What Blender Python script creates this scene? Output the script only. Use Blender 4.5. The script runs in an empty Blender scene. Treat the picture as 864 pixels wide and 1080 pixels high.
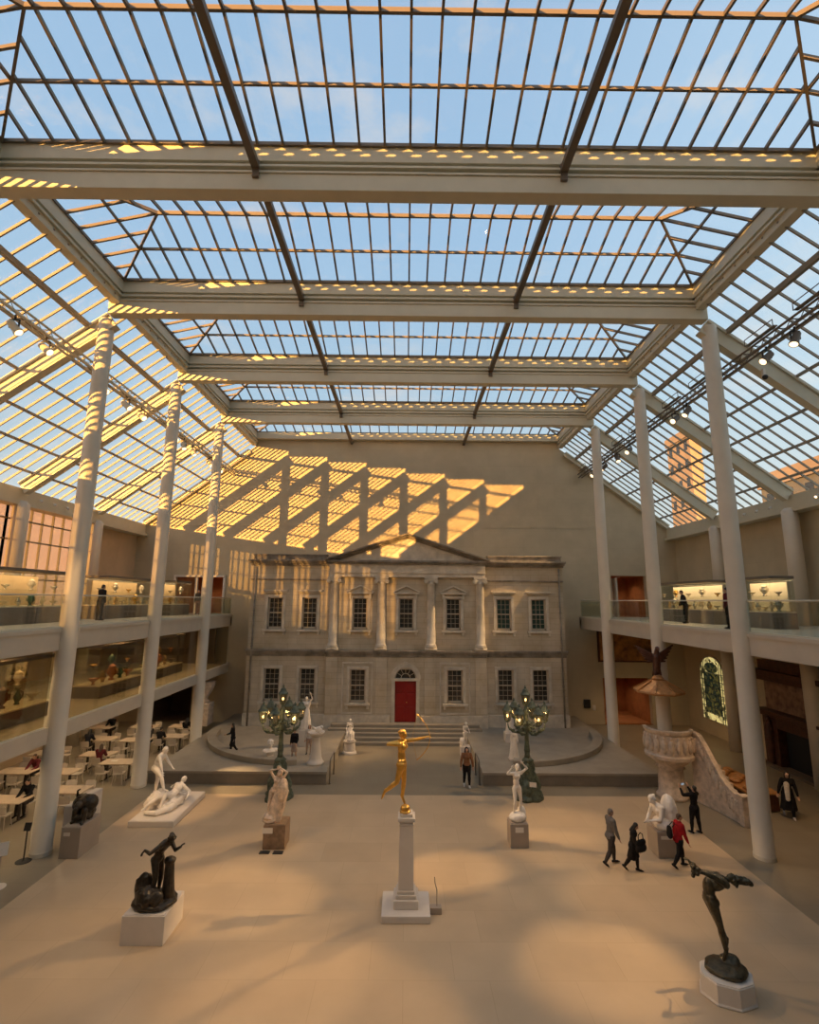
import bpy, bmesh, math, random
from mathutils import Vector, Matrix, Euler, noise
random.seed(7)
PI = math.pi
V = Vector
scene = bpy.context.scene
COL = scene.collection
R = math.radians

# ------------------------------------------------------------------ materials
MATS = {}
def nt(name):
    m = bpy.data.materials.new(name); m.use_nodes = True
    t = m.node_tree
    for n in list(t.nodes): t.nodes.remove(n)
    o = t.nodes.new('ShaderNodeOutputMaterial')
    MATS[name] = m
    return m, t, o
def mat(name, col, rough=0.6, metal=0.0, var=0.0, scale=4.0, bump=0.0, bscale=20.0, col2=None, emit=None, estr=0.0, spec=0.5, trans=0.0):
    m, t, o = nt(name)
    b = t.nodes.new('ShaderNodeBsdfPrincipled')
    b.inputs['Base Color'].default_value = (*col, 1)
    b.inputs['Roughness'].default_value = rough
    b.inputs['Metallic'].default_value = metal
    b.inputs['Specular IOR Level'].default_value = spec
    if emit:
        b.inputs['Emission Color'].default_value = (*emit, 1)
        b.inputs['Emission Strength'].default_value = estr
    t.links.new(b.outputs[0], o.inputs[0])
    if var > 0 or col2 or bump > 0:
        tc = t.nodes.new('ShaderNodeTexCoord')
    if var > 0 or col2:
        n = t.nodes.new('ShaderNodeTexNoise'); n.inputs['Scale'].default_value = scale
        n.inputs['Detail'].default_value = 6; n.inputs['Roughness'].default_value = 0.6
        t.links.new(tc.outputs['Object'], n.inputs['Vector'])
        r = t.nodes.new('ShaderNodeValToRGB')
        c2 = col2 if col2 else tuple(max(0, c * (1 - var)) for c in col)
        c1 = col if col2 else tuple(min(1, c * (1 + var * 0.6)) for c in col)
        r.color_ramp.elements[0].position = 0.35; r.color_ramp.elements[1].position = 0.65
        r.color_ramp.elements[0].color = (*c2, 1); r.color_ramp.elements[1].color = (*c1, 1)
        t.links.new(n.outputs['Fac'], r.inputs[0]); t.links.new(r.outputs[0], b.inputs['Base Color'])
    if bump > 0:
        n2 = t.nodes.new('ShaderNodeTexNoise'); n2.inputs['Scale'].default_value = bscale; n2.inputs['Detail'].default_value = 5
        t.links.new(tc.outputs['Object'], n2.inputs['Vector'])
        bp = t.nodes.new('ShaderNodeBump'); bp.inputs['Strength'].default_value = bump; bp.inputs['Distance'].default_value = 0.02
        t.links.new(n2.outputs['Fac'], bp.inputs['Height']); t.links.new(bp.outputs[0], b.inputs['Normal'])
    return m
def brick_mat(name, c1, c2, mortar, bw, bh, rough=0.5, msize=0.008, rot=(0, 0, 0), var=0.15, offset=0.5, spec=0.4, stain=None):
    m, t, o = nt(name)
    b = t.nodes.new('ShaderNodeBsdfPrincipled'); b.inputs['Roughness'].default_value = rough
    b.inputs['Specular IOR Level'].default_value = spec
    t.links.new(b.outputs[0], o.inputs[0])
    tc = t.nodes.new('ShaderNodeTexCoord'); mp = t.nodes.new('ShaderNodeMapping')
    mp.inputs['Rotation'].default_value = rot
    t.links.new(tc.outputs['Object'], mp.inputs['Vector'])
    br = t.nodes.new('ShaderNodeTexBrick')
    br.inputs['Color1'].default_value = (*c1, 1); br.inputs['Color2'].default_value = (*c2, 1); br.inputs['Mortar'].default_value = (*mortar, 1)
    br.inputs['Scale'].default_value = 1.0; br.inputs['Mortar Size'].default_value = msize
    br.inputs['Brick Width'].default_value = bw; br.inputs['Row Height'].default_value = bh
    br.offset = offset
    t.links.new(mp.outputs[0], br.inputs['Vector'])
    n = t.nodes.new('ShaderNodeTexNoise'); n.inputs['Scale'].default_value = 0.9; n.inputs['Detail'].default_value = 8
    t.links.new(tc.outputs['Object'], n.inputs['Vector'])
    r = t.nodes.new('ShaderNodeValToRGB')
    lo = stain if stain else (1 - var, 1 - var, 1 - var)
    r.color_ramp.elements[0].position = 0.3; r.color_ramp.elements[1].position = 0.7
    r.color_ramp.elements[0].color = (*lo, 1); r.color_ramp.elements[1].color = (1, 1, 1, 1)
    t.links.new(n.outputs['Fac'], r.inputs[0])
    mx = t.nodes.new('ShaderNodeMix'); mx.data_type = 'RGBA'; mx.blend_type = 'MULTIPLY'; mx.inputs[0].default_value = 1.0
    t.links.new(br.outputs['Color'], mx.inputs[6]); t.links.new(r.outputs[0], mx.inputs[7])
    t.links.new(mx.outputs[2], b.inputs['Base Color'])
    return m
def glass_mat(name, tint=(0.97, 0.98, 0.98), gloss=0.06, rough=0.02):
    # thin architectural glass: clear transmission plus a facing-dependent mirror coat
    m, t, o = nt(name)
    tr = t.nodes.new('ShaderNodeBsdfTransparent'); tr.inputs[0].default_value = (*tint, 1)
    gl = t.nodes.new('ShaderNodeBsdfGlossy'); gl.inputs['Roughness'].default_value = rough
    lw = t.nodes.new('ShaderNodeLayerWeight'); lw.inputs['Blend'].default_value = 0.25
    mr = t.nodes.new('ShaderNodeMapRange'); mr.inputs['To Min'].default_value = gloss; mr.inputs['To Max'].default_value = min(1, gloss * 5)
    t.links.new(lw.outputs['Facing'], mr.inputs['Value'])
    mx = t.nodes.new('ShaderNodeMixShader')
    t.links.new(mr.outputs[0], mx.inputs[0]); t.links.new(tr.outputs[0], mx.inputs[1]); t.links.new(gl.outputs[0], mx.inputs[2])
    t.links.new(mx.outputs[0], o.inputs[0])
    return m
def scrim_mat(name, col, clear):
    # woven roller shade: part open weave, part translucent cloth
    m, t, o = nt(name)
    tr = t.nodes.new('ShaderNodeBsdfTransparent'); tr.inputs[0].default_value = (1, 1, 1, 1)
    tl = t.nodes.new('ShaderNodeBsdfTranslucent'); tl.inputs[0].default_value = (*col, 1)
    df = t.nodes.new('ShaderNodeBsdfDiffuse'); df.inputs[0].default_value = (*col, 1)
    m1 = t.nodes.new('ShaderNodeMixShader'); m1.inputs[0].default_value = 0.3
    t.links.new(tl.outputs[0], m1.inputs[1]); t.links.new(df.outputs[0], m1.inputs[2])
    mx = t.nodes.new('ShaderNodeMixShader'); mx.inputs[0].default_value = clear
    t.links.new(m1.outputs[0], mx.inputs[1]); t.links.new(tr.outputs[0], mx.inputs[2])
    t.links.new(mx.outputs[0], o.inputs[0])
    return m

# --- CFG colours
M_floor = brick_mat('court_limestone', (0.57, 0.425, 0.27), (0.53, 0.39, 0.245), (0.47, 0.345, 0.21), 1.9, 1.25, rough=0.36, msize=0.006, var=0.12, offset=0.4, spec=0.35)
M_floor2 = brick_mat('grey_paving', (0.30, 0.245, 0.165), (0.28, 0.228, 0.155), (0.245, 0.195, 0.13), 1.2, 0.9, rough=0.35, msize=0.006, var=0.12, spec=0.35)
M_wall = brick_mat('stone_wall', (0.57, 0.485, 0.335), (0.55, 0.465, 0.32), (0.50, 0.42, 0.285), 2.4, 1.2, rough=0.85, msize=0.006, rot=(R(90), 0, 0), var=0.14, spec=0.2)
M_wallx = brick_mat('stone_wall_side', (0.58, 0.47, 0.305), (0.56, 0.45, 0.29), (0.50, 0.40, 0.26), 2.6, 1.3, rough=0.85, msize=0.006, rot=(R(90), R(90), 0), var=0.14, spec=0.2)
M_plaster = mat('warm_plaster', (0.58, 0.42, 0.26), 0.8, var=0.1, scale=0.7)
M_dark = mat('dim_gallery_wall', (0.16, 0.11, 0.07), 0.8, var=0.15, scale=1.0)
M_ceil = mat('balcony_soffit', (0.30, 0.22, 0.15), 0.8)
M_steel = mat('cream_painted_steel', (0.63, 0.58, 0.44), 0.55, var=0.04, scale=2)
M_barl = mat('pale_glazing_bar', (0.29, 0.25, 0.19), 0.5)
M_bar = mat('bronze_glazing_bar', (0.17, 0.135, 0.10), 0.5, metal=0.0, spec=0.4)
M_col = mat('cream_column_paint', (0.68, 0.595, 0.465), 0.5, var=0.04, scale=1.5)
M_fascia = mat('pale_fascia', (0.56, 0.485, 0.375), 0.55, var=0.05, scale=1.5)
M_glass = glass_mat('roof_glass', (0.96, 0.975, 0.98), 0.02)
M_rail = glass_mat('railing_glass', (0.86, 0.88, 0.84), 0.05)
M_tint = glass_mat('tinted_glass_wall', (0.76, 0.70, 0.58), 0.05)
M_case = glass_mat('display_case_glass', (0.94, 0.96, 0.94), 0.03)
M_scrim = scrim_mat('sun_scrim', (0.60, 0.42, 0.26), 0.42)
M_scrim2 = scrim_mat('dense_roller_shade', (0.62, 0.62, 0.60), 0.0)
M_marble_fac = brick_mat('facade_marble', (0.66, 0.57, 0.43), (0.60, 0.515, 0.385), (0.47, 0.395, 0.29), 1.15, 0.34, rough=0.75, msize=0.010, rot=(R(90), 0, 0), var=0.3, spec=0.25, stain=(0.72, 0.67, 0.58))
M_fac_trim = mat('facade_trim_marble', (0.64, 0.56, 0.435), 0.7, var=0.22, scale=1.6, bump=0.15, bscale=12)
M_fac_dark = mat('weathered_shaded_cornice', (0.27, 0.225, 0.17), 0.8, var=0.4, scale=1.8)  # old weathering, darkened further so the colour carries the courses' shadow lines
M_sash = mat('sash_paint', (0.50, 0.41, 0.30), 0.5)
M_pane = mat('dark_window_pane', (0.03, 0.028, 0.022), 0.08, spec=0.7)
M_paneg = mat('dark_green_pane', (0.025, 0.06, 0.05), 0.1, spec=0.7)  # same pane as above in a dark green colour
M_red = mat('red_door_paint', (0.33, 0.012, 0.008), 0.4, var=0.1, scale=3)
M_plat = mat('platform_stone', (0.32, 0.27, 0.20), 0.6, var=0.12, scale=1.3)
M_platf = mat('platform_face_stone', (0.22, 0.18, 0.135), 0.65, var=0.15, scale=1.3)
M_white = mat('white_marble', (0.84, 0.75, 0.64), 0.45, var=0.08, scale=5, bump=0.06, bscale=30)
M_marble2 = mat('veined_marble', (0.72, 0.55, 0.40), 0.5, var=0.35, scale=6, bump=0.25, bscale=18)
M_bronze = mat('dark_bronze', (0.055, 0.042, 0.028), 0.38, metal=0.55, var=0.4, scale=9)
M_bronze2 = mat('green_brown_bronze', (0.085, 0.068, 0.038), 0.4, metal=0.5, var=0.5, scale=8)
M_gold = mat('gilded_bronze', (0.78, 0.44, 0.10), 0.32, metal=0.9, var=0.15, scale=6)
M_verd = mat('verdigris_iron', (0.105, 0.125, 0.085), 0.6, metal=0.2, var=0.5, scale=7, bump=0.3, bscale=25)
M_ped = mat('white_plinth_paint', (0.66, 0.58, 0.49), 0.6, var=0.05, scale=2)
M_pedg = mat('grey_plinth_paint', (0.36, 0.29, 0.225), 0.6, var=0.05, scale=2)
M_pedb = mat('brown_marble_plinth', (0.27, 0.17, 0.10), 0.4, var=0.3, scale=5)
M_label = mat('label_card', (0.75, 0.68, 0.58), 0.6)
M_black = mat('matte_black', (0.02, 0.018, 0.016), 0.6)
M_table = mat('cafe_table_top', (0.58, 0.44, 0.30), 0.4, var=0.1, scale=3)
M_tleg = mat('dark_table_leg', (0.06, 0.045, 0.035), 0.5)
M_chair = mat('pale_chair_shell', (0.58, 0.49, 0.39), 0.5)
M_lens = mat('lit_lamp_lens', (1, 0.8, 0.55), 0.4, emit=(1.0, 0.66, 0.32), estr=5.0)
M_lens2 = mat('spot_lens', (1, 0.85, 0.65), 0.4, emit=(1.0, 0.72, 0.42), estr=2.0)
M_bulb = mat('lantern_bulb', (1, 0.75, 0.4), 0.4, emit=(1.0, 0.55, 0.18), estr=8.0)
M_lglass = glass_mat('lantern_glass', (0.75, 0.72, 0.62), 0.08)
M_wood = mat('dark_carved_wood', (0.085, 0.028, 0.013), 0.45, var=0.4, scale=5, bump=0.3, bscale=14)
M_wood2 = mat('oak_sounding_board', (0.44, 0.20, 0.06), 0.5, var=0.3, scale=6, bump=0.15, bscale=16)
M_rug = mat('terracotta_wall', (0.45, 0.17, 0.06), 0.8, var=0.2, scale=2)
M_caselit = mat('pale_case_deck', (0.74, 0.62, 0.44), 0.6)
M_casebase = mat('case_base_grey', (0.20, 0.165, 0.13), 0.6)
M_skin = mat('skin', (0.50, 0.29, 0.19), 0.55)
M_skin2 = mat('skin_deep', (0.24, 0.12, 0.075), 0.55)
M_hair = mat('black_hair', (0.018, 0.013, 0.010), 0.5)
M_hairb = mat('brown_hair', (0.08, 0.045, 0.025), 0.5)
M_hairg = mat('grey_hair', (0.17, 0.14, 0.115), 0.6)
def cloth(name, c, r=0.85): return mat('cloth_' + name, c, r, var=0.18, scale=12, spec=0.15)
C_black = cloth('black', (0.015, 0.013, 0.013)); C_grey = cloth('grey', (0.17, 0.15, 0.13)); C_red = cloth('red', (0.33, 0.012, 0.016))
C_navy = cloth('navy', (0.022, 0.022, 0.03)); C_brown = cloth('brown', (0.26, 0.12, 0.06)); C_cream = cloth('cream', (0.62, 0.55, 0.46))
C_mar = cloth('maroon', (0.14, 0.025, 0.03)); C_dgrey = cloth('dark_grey', (0.055, 0.045, 0.04)); C_shoe = cloth('shoe_black', (0.012, 0.010, 0.010), 0.5)
C_wshoe = cloth('white_shoe', (0.6, 0.55, 0.5), 0.6); C_tan = cloth('tan', (0.40, 0.29, 0.22))

# ------------------------------------------------------------------ mesh builder
XF = {}
class MB:
    def __init__(s): s.bm = bmesh.new()
    def face(s, vs):
        try: s.bm.faces.new(vs)
        except ValueError: pass
    def hexa(s, p):
        v = [s.bm.verts.new(q) for q in p]
        for f in ((0, 3, 2, 1), (4, 5, 6, 7), (0, 1, 5, 4), (1, 2, 6, 5), (2, 3, 7, 6), (3, 0, 4, 7)): s.face([v[i] for i in f])
        return s
    def box(s, x0, x1, y0, y1, z0, z1):
        return s.hexa([(x0, y0, z0), (x1, y0, z0), (x1, y1, z0), (x0, y1, z0), (x0, y0, z1), (x1, y0, z1), (x1, y1, z1), (x0, y1, z1)])
    def cbox(s, c, sx, sy, sz, rot=None):
        pts = [V((a * sx / 2, b * sy / 2, d * sz / 2)) for a, b, d in ((-1, -1, -1), (1, -1, -1), (1, 1, -1), (-1, 1, -1), (-1, -1, 1), (1, -1, 1), (1, 1, 1), (-1, 1, 1))]
        if rot: pts = [rot @ p for p in pts]
        return s.hexa([p + V(c) for p in pts])
    def bar(s, a, b, w, h, up=(0, 0, 1), drop=0.0):
        # rectangular bar from a to b; w across, h along up; drop shifts it along -up
        a, b, up = V(a), V(b), V(up)
        d = (b - a).normalized()
        x = d.cross(up)
        if x.length < 1e-5: x = d.cross(V((0, 1, 0)))
        x.normalize(); u = x.cross(d).normalized()
        a = a - u * drop; b = b - u * drop
        return s.hexa([a - x * w / 2 - u * h / 2, a + x * w / 2 - u * h / 2, b + x * w / 2 - u * h / 2, b - x * w / 2 - u * h / 2,
                       a - x * w / 2 + u * h / 2, a + x * w / 2 + u * h / 2, b + x * w / 2 + u * h / 2, b - x * w / 2 + u * h / 2])
    def frame(s, d):
        d = d.normalized()
        x = d.cross(V((0, 0, 1)))
        if x.length < 1e-4: x = V((1, 0, 0))
        x.normalize()
        return x, d.cross(x).normalized()
    def rings(s, rings, close=True, caps=True):
        vv = [[s.bm.verts.new(p) for p in r] for r in rings]
        n = len(vv[0])
        for a, b in zip(vv, vv[1:]):
            for i in range(n if close else n - 1):
                j = (i + 1) % n
                s.face([a[i], a[j], b[j], b[i]])
        if caps and close:
            s.face(list(reversed(vv[0]))); s.face(vv[-1])
        return vv
    def tube(s, pts, r, n=8, caps=True):
        pts = [V(p) for p in pts]
        rr = r if isinstance(r, (list, tuple)) else [r] * len(pts)
        rings = []
        px = None
        for i, p in enumerate(pts):
            d = (pts[min(i + 1, len(pts) - 1)] - pts[max(i - 1, 0)])
            if d.length < 1e-7: d = V((0, 0, 1))
            d.normalize()
            if px is None: x, y = s.frame(d)
            else:
                x = px - d * px.dot(d)
                if x.length < 1e-5: x, y = s.frame(d)
                x.normalize(); y = d.cross(x)
            px = x
            rings.append([p + (x * math.cos(2 * PI * k / n) + y * math.sin(2 * PI * k / n)) * rr[i] for k in range(n)])
        s.rings(rings, True, caps); return s
    def lathe(s, prof, c=(0, 0, 0), n=20, a0=0.0, a1=2 * PI, sx=1.0, sy=1.0, mod=None):
        full = abs(a1 - a0 - 2 * PI) < 1e-6
        m = n if full else n + 1
        rings = []
        for r, z in prof:
            rg = []
            for k in range(m):
                a = a0 + (a1 - a0) * k / n
                q = r * (mod(a, z) if mod else 1)
                rg.append(V(c) + V((q * math.cos(a) * sx, q * math.sin(a) * sy, z)))
            rings.append(rg)
        s.rings(rings, full, full); return s
    def ell(s, c, rx, ry, rz, rot=None, n=12, m=8):
        c = V(c); rings = []
        for i in range(1, m):
            t = PI * i / m
            rg = []
            for k in range(n):
                a = 2 * PI * k / n
                p = V((rx * math.sin(t) * math.cos(a), ry * math.sin(t) * math.sin(a), -rz * math.cos(t)))
                rg.append(c + (rot @ p if rot else p))
            rings.append(rg)
        vv = [[s.bm.verts.new(p) for p in r] for r in rings]
        for a, b in zip(vv, vv[1:]):
            for i in range(n):
                j = (i + 1) % n; s.face([a[i], a[j], b[j], b[i]])
        lo = V((0, 0, -rz)); hi = V((0, 0, rz))
        vl = s.bm.verts.new(c + (rot @ lo if rot else lo)); vh = s.bm.verts.new(c + (rot @ hi if rot else hi))
        for i in range(n):
            j = (i + 1) % n
            s.face([vl, vv[0][j], vv[0][i]]); s.face([vh, vv[-1][i], vv[-1][j]])
        return s
    def cap(s, a, b, ra, rb, n=12, flat=1.0, fx=None):
        # tapered capsule; flat<1 squashes it along fx
        a, b = V(a), V(b); d = b - a; L = d.length
        if L < 1e-6: return s.ell(a, ra, ra, ra)
        d.normalize()
        if fx is not None:
            y = V(fx) - d * V(fx).dot(d)
            if y.length < 1e-4: x, y = s.frame(d)
            else: y.normalize(); x = y.cross(d)
        else: x, y = s.frame(d)
        rings = []
        for t in (-80, -55, -28, 0): rings.append((a + d * (ra * math.sin(R(t))), ra * math.cos(R(t))))
        for t in (0, 28, 55, 80): rings.append((b + d * (rb * math.sin(R(t))), rb * math.cos(R(t))))
        s.rings([[p + (x * math.cos(2 * PI * k / n) + y * flat * math.sin(2 * PI * k / n)) * r for k in range(n)] for p, r in rings])
        return s
    def prism(s, poly, axis, a, b):
        # poly: 2d points; axis 'x','y','z' is the extrusion direction
        def P(q, t): return {'z': (q[0], q[1], t), 'y': (q[0], t, q[1]), 'x': (t, q[0], q[1])}[axis]
        lo = [s.bm.verts.new(P(q, a)) for q in poly]; hi = [s.bm.verts.new(P(q, b)) for q in poly]
        n = len(poly)
        for i in range(n):
            j = (i + 1) % n; s.face([lo[i], lo[j], hi[j], hi[i]])
        s.face(list(reversed(lo))); s.face(hi)
        return s
    def jitter(s, amp, freq, seed=0.0):
        for v in s.bm.verts:
            v.co += noise.noise_vector(v.co * freq + V((seed, seed * 1.7, seed * .3))) * amp
        return s
    def build(s, name, m, parent=None, world=False, smooth=False, bevel=0.0):
        bmesh.ops.recalc_face_normals(s.bm, faces=s.bm.faces)
        if world and parent is not None: s.bm.transform(XF[parent.name].inverted())
        me = bpy.data.meshes.new(name); s.bm.to_mesh(me); s.bm.free()
        if smooth:
            for p in me.polygons: p.use_smooth = True
        me.materials.append(m)
        o = bpy.data.objects.new(name, me); COL.objects.link(o)
        XF[o.name] = Matrix.Identity(4)
        if parent is not None:
            o.parent = parent; XF[o.name] = XF[parent.name]
        if bevel > 0:
            b = o.modifiers.new('bevel', 'BEVEL'); b.width = bevel; b.segments = 2; b.limit_method = 'ANGLE'
        return o
    def remesh(s, name, m, parent=None, voxel=0.012, smooth=3, world=False):
        # fuse overlapping closed shapes into one continuous skin
        if world and parent is not None: s.bm.transform(XF[parent.name].inverted())
        bmesh.ops.recalc_face_normals(s.bm, faces=s.bm.faces)
        me = bpy.data.meshes.new(name + '_raw'); s.bm.to_mesh(me); s.bm.free()
        t = bpy.data.objects.new(name + '_raw', me); COL.objects.link(t)
        r = t.modifiers.new('r', 'REMESH'); r.mode = 'VOXEL'; r.voxel_size = voxel
        if smooth:
            q = t.modifiers.new('s', 'SMOOTH'); q.factor = 0.5; q.iterations = smooth
        dg = bpy.context.evaluated_depsgraph_get()
        nm = bpy.data.meshes.new_from_object(t.evaluated_get(dg))
        bpy.data.objects.remove(t); bpy.data.meshes.remove(me)
        nm.name = name
        for p in nm.polygons: p.use_smooth = True
        nm.materials.clear(); nm.materials.append(m)
        o = bpy.data.objects.new(name, nm); COL.objects.link(o)
        XF[o.name] = Matrix.Identity(4)
        if parent is not None: o.parent = parent; XF[o.name] = XF[parent.name]
        return o

def tag(o, label=None, cat=None, group=None, kind=None):
    if label: o['label'] = label
    if cat: o['category'] = cat
    if group: o['group'] = group
    if kind: o['kind'] = kind
    return o
def struct(o): o['kind'] = 'structure'; return o
def thing(name, label, cat, loc=(0, 0, 0), rz=0.0, group=None):
    o = bpy.data.objects.new(name, None); COL.objects.link(o); o.empty_display_size = 0.2
    o.location = loc; o.rotation_euler = (0, 0, rz)
    XF[o.name] = Matrix.Translation(V(loc)) @ Matrix.Rotation(rz, 4, 'Z')
    return tag(o, label, cat, group)
def dup(root, loc, rz=0.0, label=None, group=None, scale=None):
    def cp(o, par):
        c = o.copy(); COL.objects.link(c); c.parent = par
        for ch in list(o.children): cp(ch, c)
        return c
    c = cp(root, None); c.location = loc; c.rotation_euler = (0, 0, rz)
    if scale: c.scale = scale
    if label: c['label'] = label
    if group: c['group'] = group
    return c

# ------------------------------------------------------------------ figures
def dr(a, up=False):
    if len(a) == 3: return V(a).normalized()
    f, s_ = R(a[0]), R(a[1])
    return V((math.sin(s_), math.sin(f) * math.cos(s_), (1 if up else -1) * math.cos(f) * math.cos(s_)))
STAND = dict(spine=(2, 0), chest=(0, 0), neck=(6, 0), head=(0, 0), lt=(0, -4), ls=(0, -2), rt=(0, 4), rs=(0, 2),
             la=(0, -10), lf=(10, -5), ra=(0, 10), rf=(10, 5), twist=0, foot=(85, 0), hy=0)
def joints(h, pose, ground=True):
    p = dict(STAND); p.update(pose)
    J = {}
    P = V((0, 0, 0)); tw = R(p['twist'])
    J['pel'] = P
    hx = V((1, 0, 0))
    sx = V((math.cos(tw), math.sin(tw), 0))
    if 'shx' in p: sx = V(p['shx']).normalized()
    sp = dr(p['spine'], True); ch = dr(p['chest'], True) if 'chest' in pose else sp
    J['waist'] = P + sp * .11 * h
    J['chest'] = J['waist'] + ch * .125 * h
    J['neck'] = J['chest'] + ch * .085 * h
    nk = dr(p['neck'], True)
    J['hd0'] = J['neck'] + nk * .035 * h
    J['head'] = J['hd0'] + nk * .062 * h
    J['nk'] = nk; J['sp'] = sp; J['ch'] = ch; J['sx'] = sx
    hf = p['hy']
    J['hx'] = Matrix.Rotation(R(hf), 3, 'Z') @ sx
    for k, s_ in (('l', -1), ('r', 1)):
        J[k + 'hip'] = P + hx * s_ * .05 * h - V((0, 0, .01 * h))
        J[k + 'knee'] = J[k + 'hip'] + dr(p[k + 't']) * .245 * h
        J[k + 'ank'] = J[k + 'knee'] + dr(p[k + 's']) * .235 * h
        fd = dr(p.get(k + 'foot', p['foot']))
        J[k + 'toe'] = J[k + 'ank'] + fd * .11 * h + V((0, 0, -.028 * h if abs(fd.z) < .5 else 0))
        J[k + 'heel'] = J[k + 'ank'] - fd * .03 * h + V((0, 0, -.026 * h if abs(fd.z) < .5 else 0))
        J[k + 'sh'] = J['chest'] + ch * .055 * h + sx * s_ * .098 * h
        J[k + 'elb'] = J[k + 'sh'] + dr(p[k + 'a']) * .172 * h
        J[k + 'wri'] = J[k + 'elb'] + dr(p[k + 'f']) * .148 * h
        J[k + 'hd'] = dr(p.get(k + 'h', p[k + 'f']))
    if ground:
        z = min(J[k + q].z for k in 'lr' for q in ('toe', 'heel')) - .018 * h
        for q in list(J):
            if q not in ('nk', 'sp', 'ch', 'sx', 'hx', 'lhd', 'rhd'): J[q] = J[q] - V((0, 0, z))
    return J
def rotbasis(x, z):
    z = z.normalized(); x = (x - z * x.dot(z))
    if x.length < 1e-4: x = V((0, 1, 0)) - z * z.y
    x.normalize(); y = z.cross(x)
    return Matrix((x, y, z)).transposed()
def put_torso(b, J, h, k=1.0, female=False):
    Rp = rotbasis(V((1, 0, 0)), J['sp']); Rc = rotbasis(J['sx'], J['ch'])
    w = 1.06 if female else 1.0
    b.ell(J['pel'] + J['sp'] * .02 * h, .083 * h * k * w, .060 * h * k, .075 * h * k, Rp)
    b.ell(J['waist'], .070 * h * k * (0.97 if female else 1), .053 * h * k, .105 * h * k, Rp)
    b.ell(J['chest'], .085 * h * k * (0.93 if female else 1), .060 * h * k, .098 * h * k, Rc)
    for s_ in (-1, 1):
        b.ell(J['pel'] + Rp @ V((s_ * .04 * h, -.03 * h, -.01 * h)), .048 * h * k, .046 * h * k, .05 * h * k, Rp)
        if female: b.ell(J['chest'] + Rc @ V((s_ * .038 * h, .042 * h, .006 * h)), .034 * h * k, .034 * h * k, .036 * h * k, Rc)
        else: b.ell(J['chest'] + Rc @ V((s_ * .042 * h, .032 * h, .025 * h)), .044 * h * k, .030 * h * k, .04 * h * k, Rc)
    b.cap(J['lsh'], J['rsh'], .036 * h * k, .036 * h * k)
    b.cap(J['neck'] - J['ch'] * .02 * h, J['rsh'], .03 * h * k, .03 * h * k); b.cap(J['neck'] - J['ch'] * .02 * h, J['lsh'], .03 * h * k, .03 * h * k)
def put_arm(b, J, h, s_, k=1.0, upto=1.0):
    b.cap(J[s_ + 'sh'], J[s_ + 'elb'], .031 * h * k, .023 * h * k)
    e = J[s_ + 'elb']; w = J[s_ + 'wri']
    b.cap(e, e + (w - e) * .35, .0235 * h * k, .0225 * h * k)
    b.cap(e + (w - e) * .3, e + (w - e) * upto, .0225 * h * k, .0145 * h * k)
def put_hand(b, J, h, s_, curl=35):
    w = J[s_ + 'wri']; d = J[s_ + 'hd']; sd = 1 if s_ == 'r' else -1
    x = d.cross(V((0, 1, 0)))
    if x.length < .15: x = d.cross(V((1, 0, 0)))
    x.normalize(); n = x.cross(d).normalized()
    if n.y < 0: n = -n; x = -x
    pc = w + d * .035 * h
    b.ell(pc, .025 * h, .012 * h, .032 * h, rotbasis(x, d))
    for i, (ox, L) in enumerate(((-.018, .040), (-.006, .046), (.006, .044), (.018, .035))):
        p0 = w + d * .060 * h + x * ox * h
        c1 = R(curl * .5); c2 = R(curl * 1.4)
        p1 = p0 + (d * math.cos(c1) + n * math.sin(c1)) * L * .5 * h
        p2 = p1 + (d * math.cos(c2) + n * math.sin(c2)) * L * .5 * h
        b.cap(p0, p1, .0062 * h, .0056 * h, 8); b.cap(p1, p2, .0056 * h, .0048 * h, 8)
    t0 = w + d * .018 * h - x * sd * .018 * h
    t1 = t0 + (d * .6 - x * sd * .7 + n * .35).normalized() * .024 * h
    b.cap(t0, t1, .0075 * h, .0065 * h, 8); b.cap(t1, t1 + (d * .85 - x * sd * .2 + n * .4).normalized() * .02 * h, .0065 * h, .0052 * h, 8)
def put_leg(b, J, h, s_, k=1.0, shin=True):
    hp, kn, an = J[s_ + 'hip'], J[s_ + 'knee'], J[s_ + 'ank']
    b.cap(hp, kn, .054 * h * k, .033 * h * k)
    if shin:
        c = kn + (an - kn) * .35
        b.cap(kn, c, .031 * h * k, .033 * h * k); b.cap(c, an, .032 * h * k, .020 * h * k)
def put_foot(b, J, h, s_, k=1.0):
    he, to, an = J[s_ + 'heel'], J[s_ + 'toe'], J[s_ + 'ank']
    b.cap(he, he + (to - he) * .72, .020 * h * k, .019 * h * k); b.cap(he + (to - he) * .7, to, .021 * h * k, .012 * h * k, flat=.75, fx=(0, 0, 1))
    b.cap(an, he + (to - he) * .45, .021 * h * k, .015 * h * k)
def head_basis(J, face=None):
    up = J['nk']; x = J['hx'] - up * J['hx'].dot(up); x.normalize()
    return Matrix((x, up.cross(x), up)).transposed()
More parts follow.
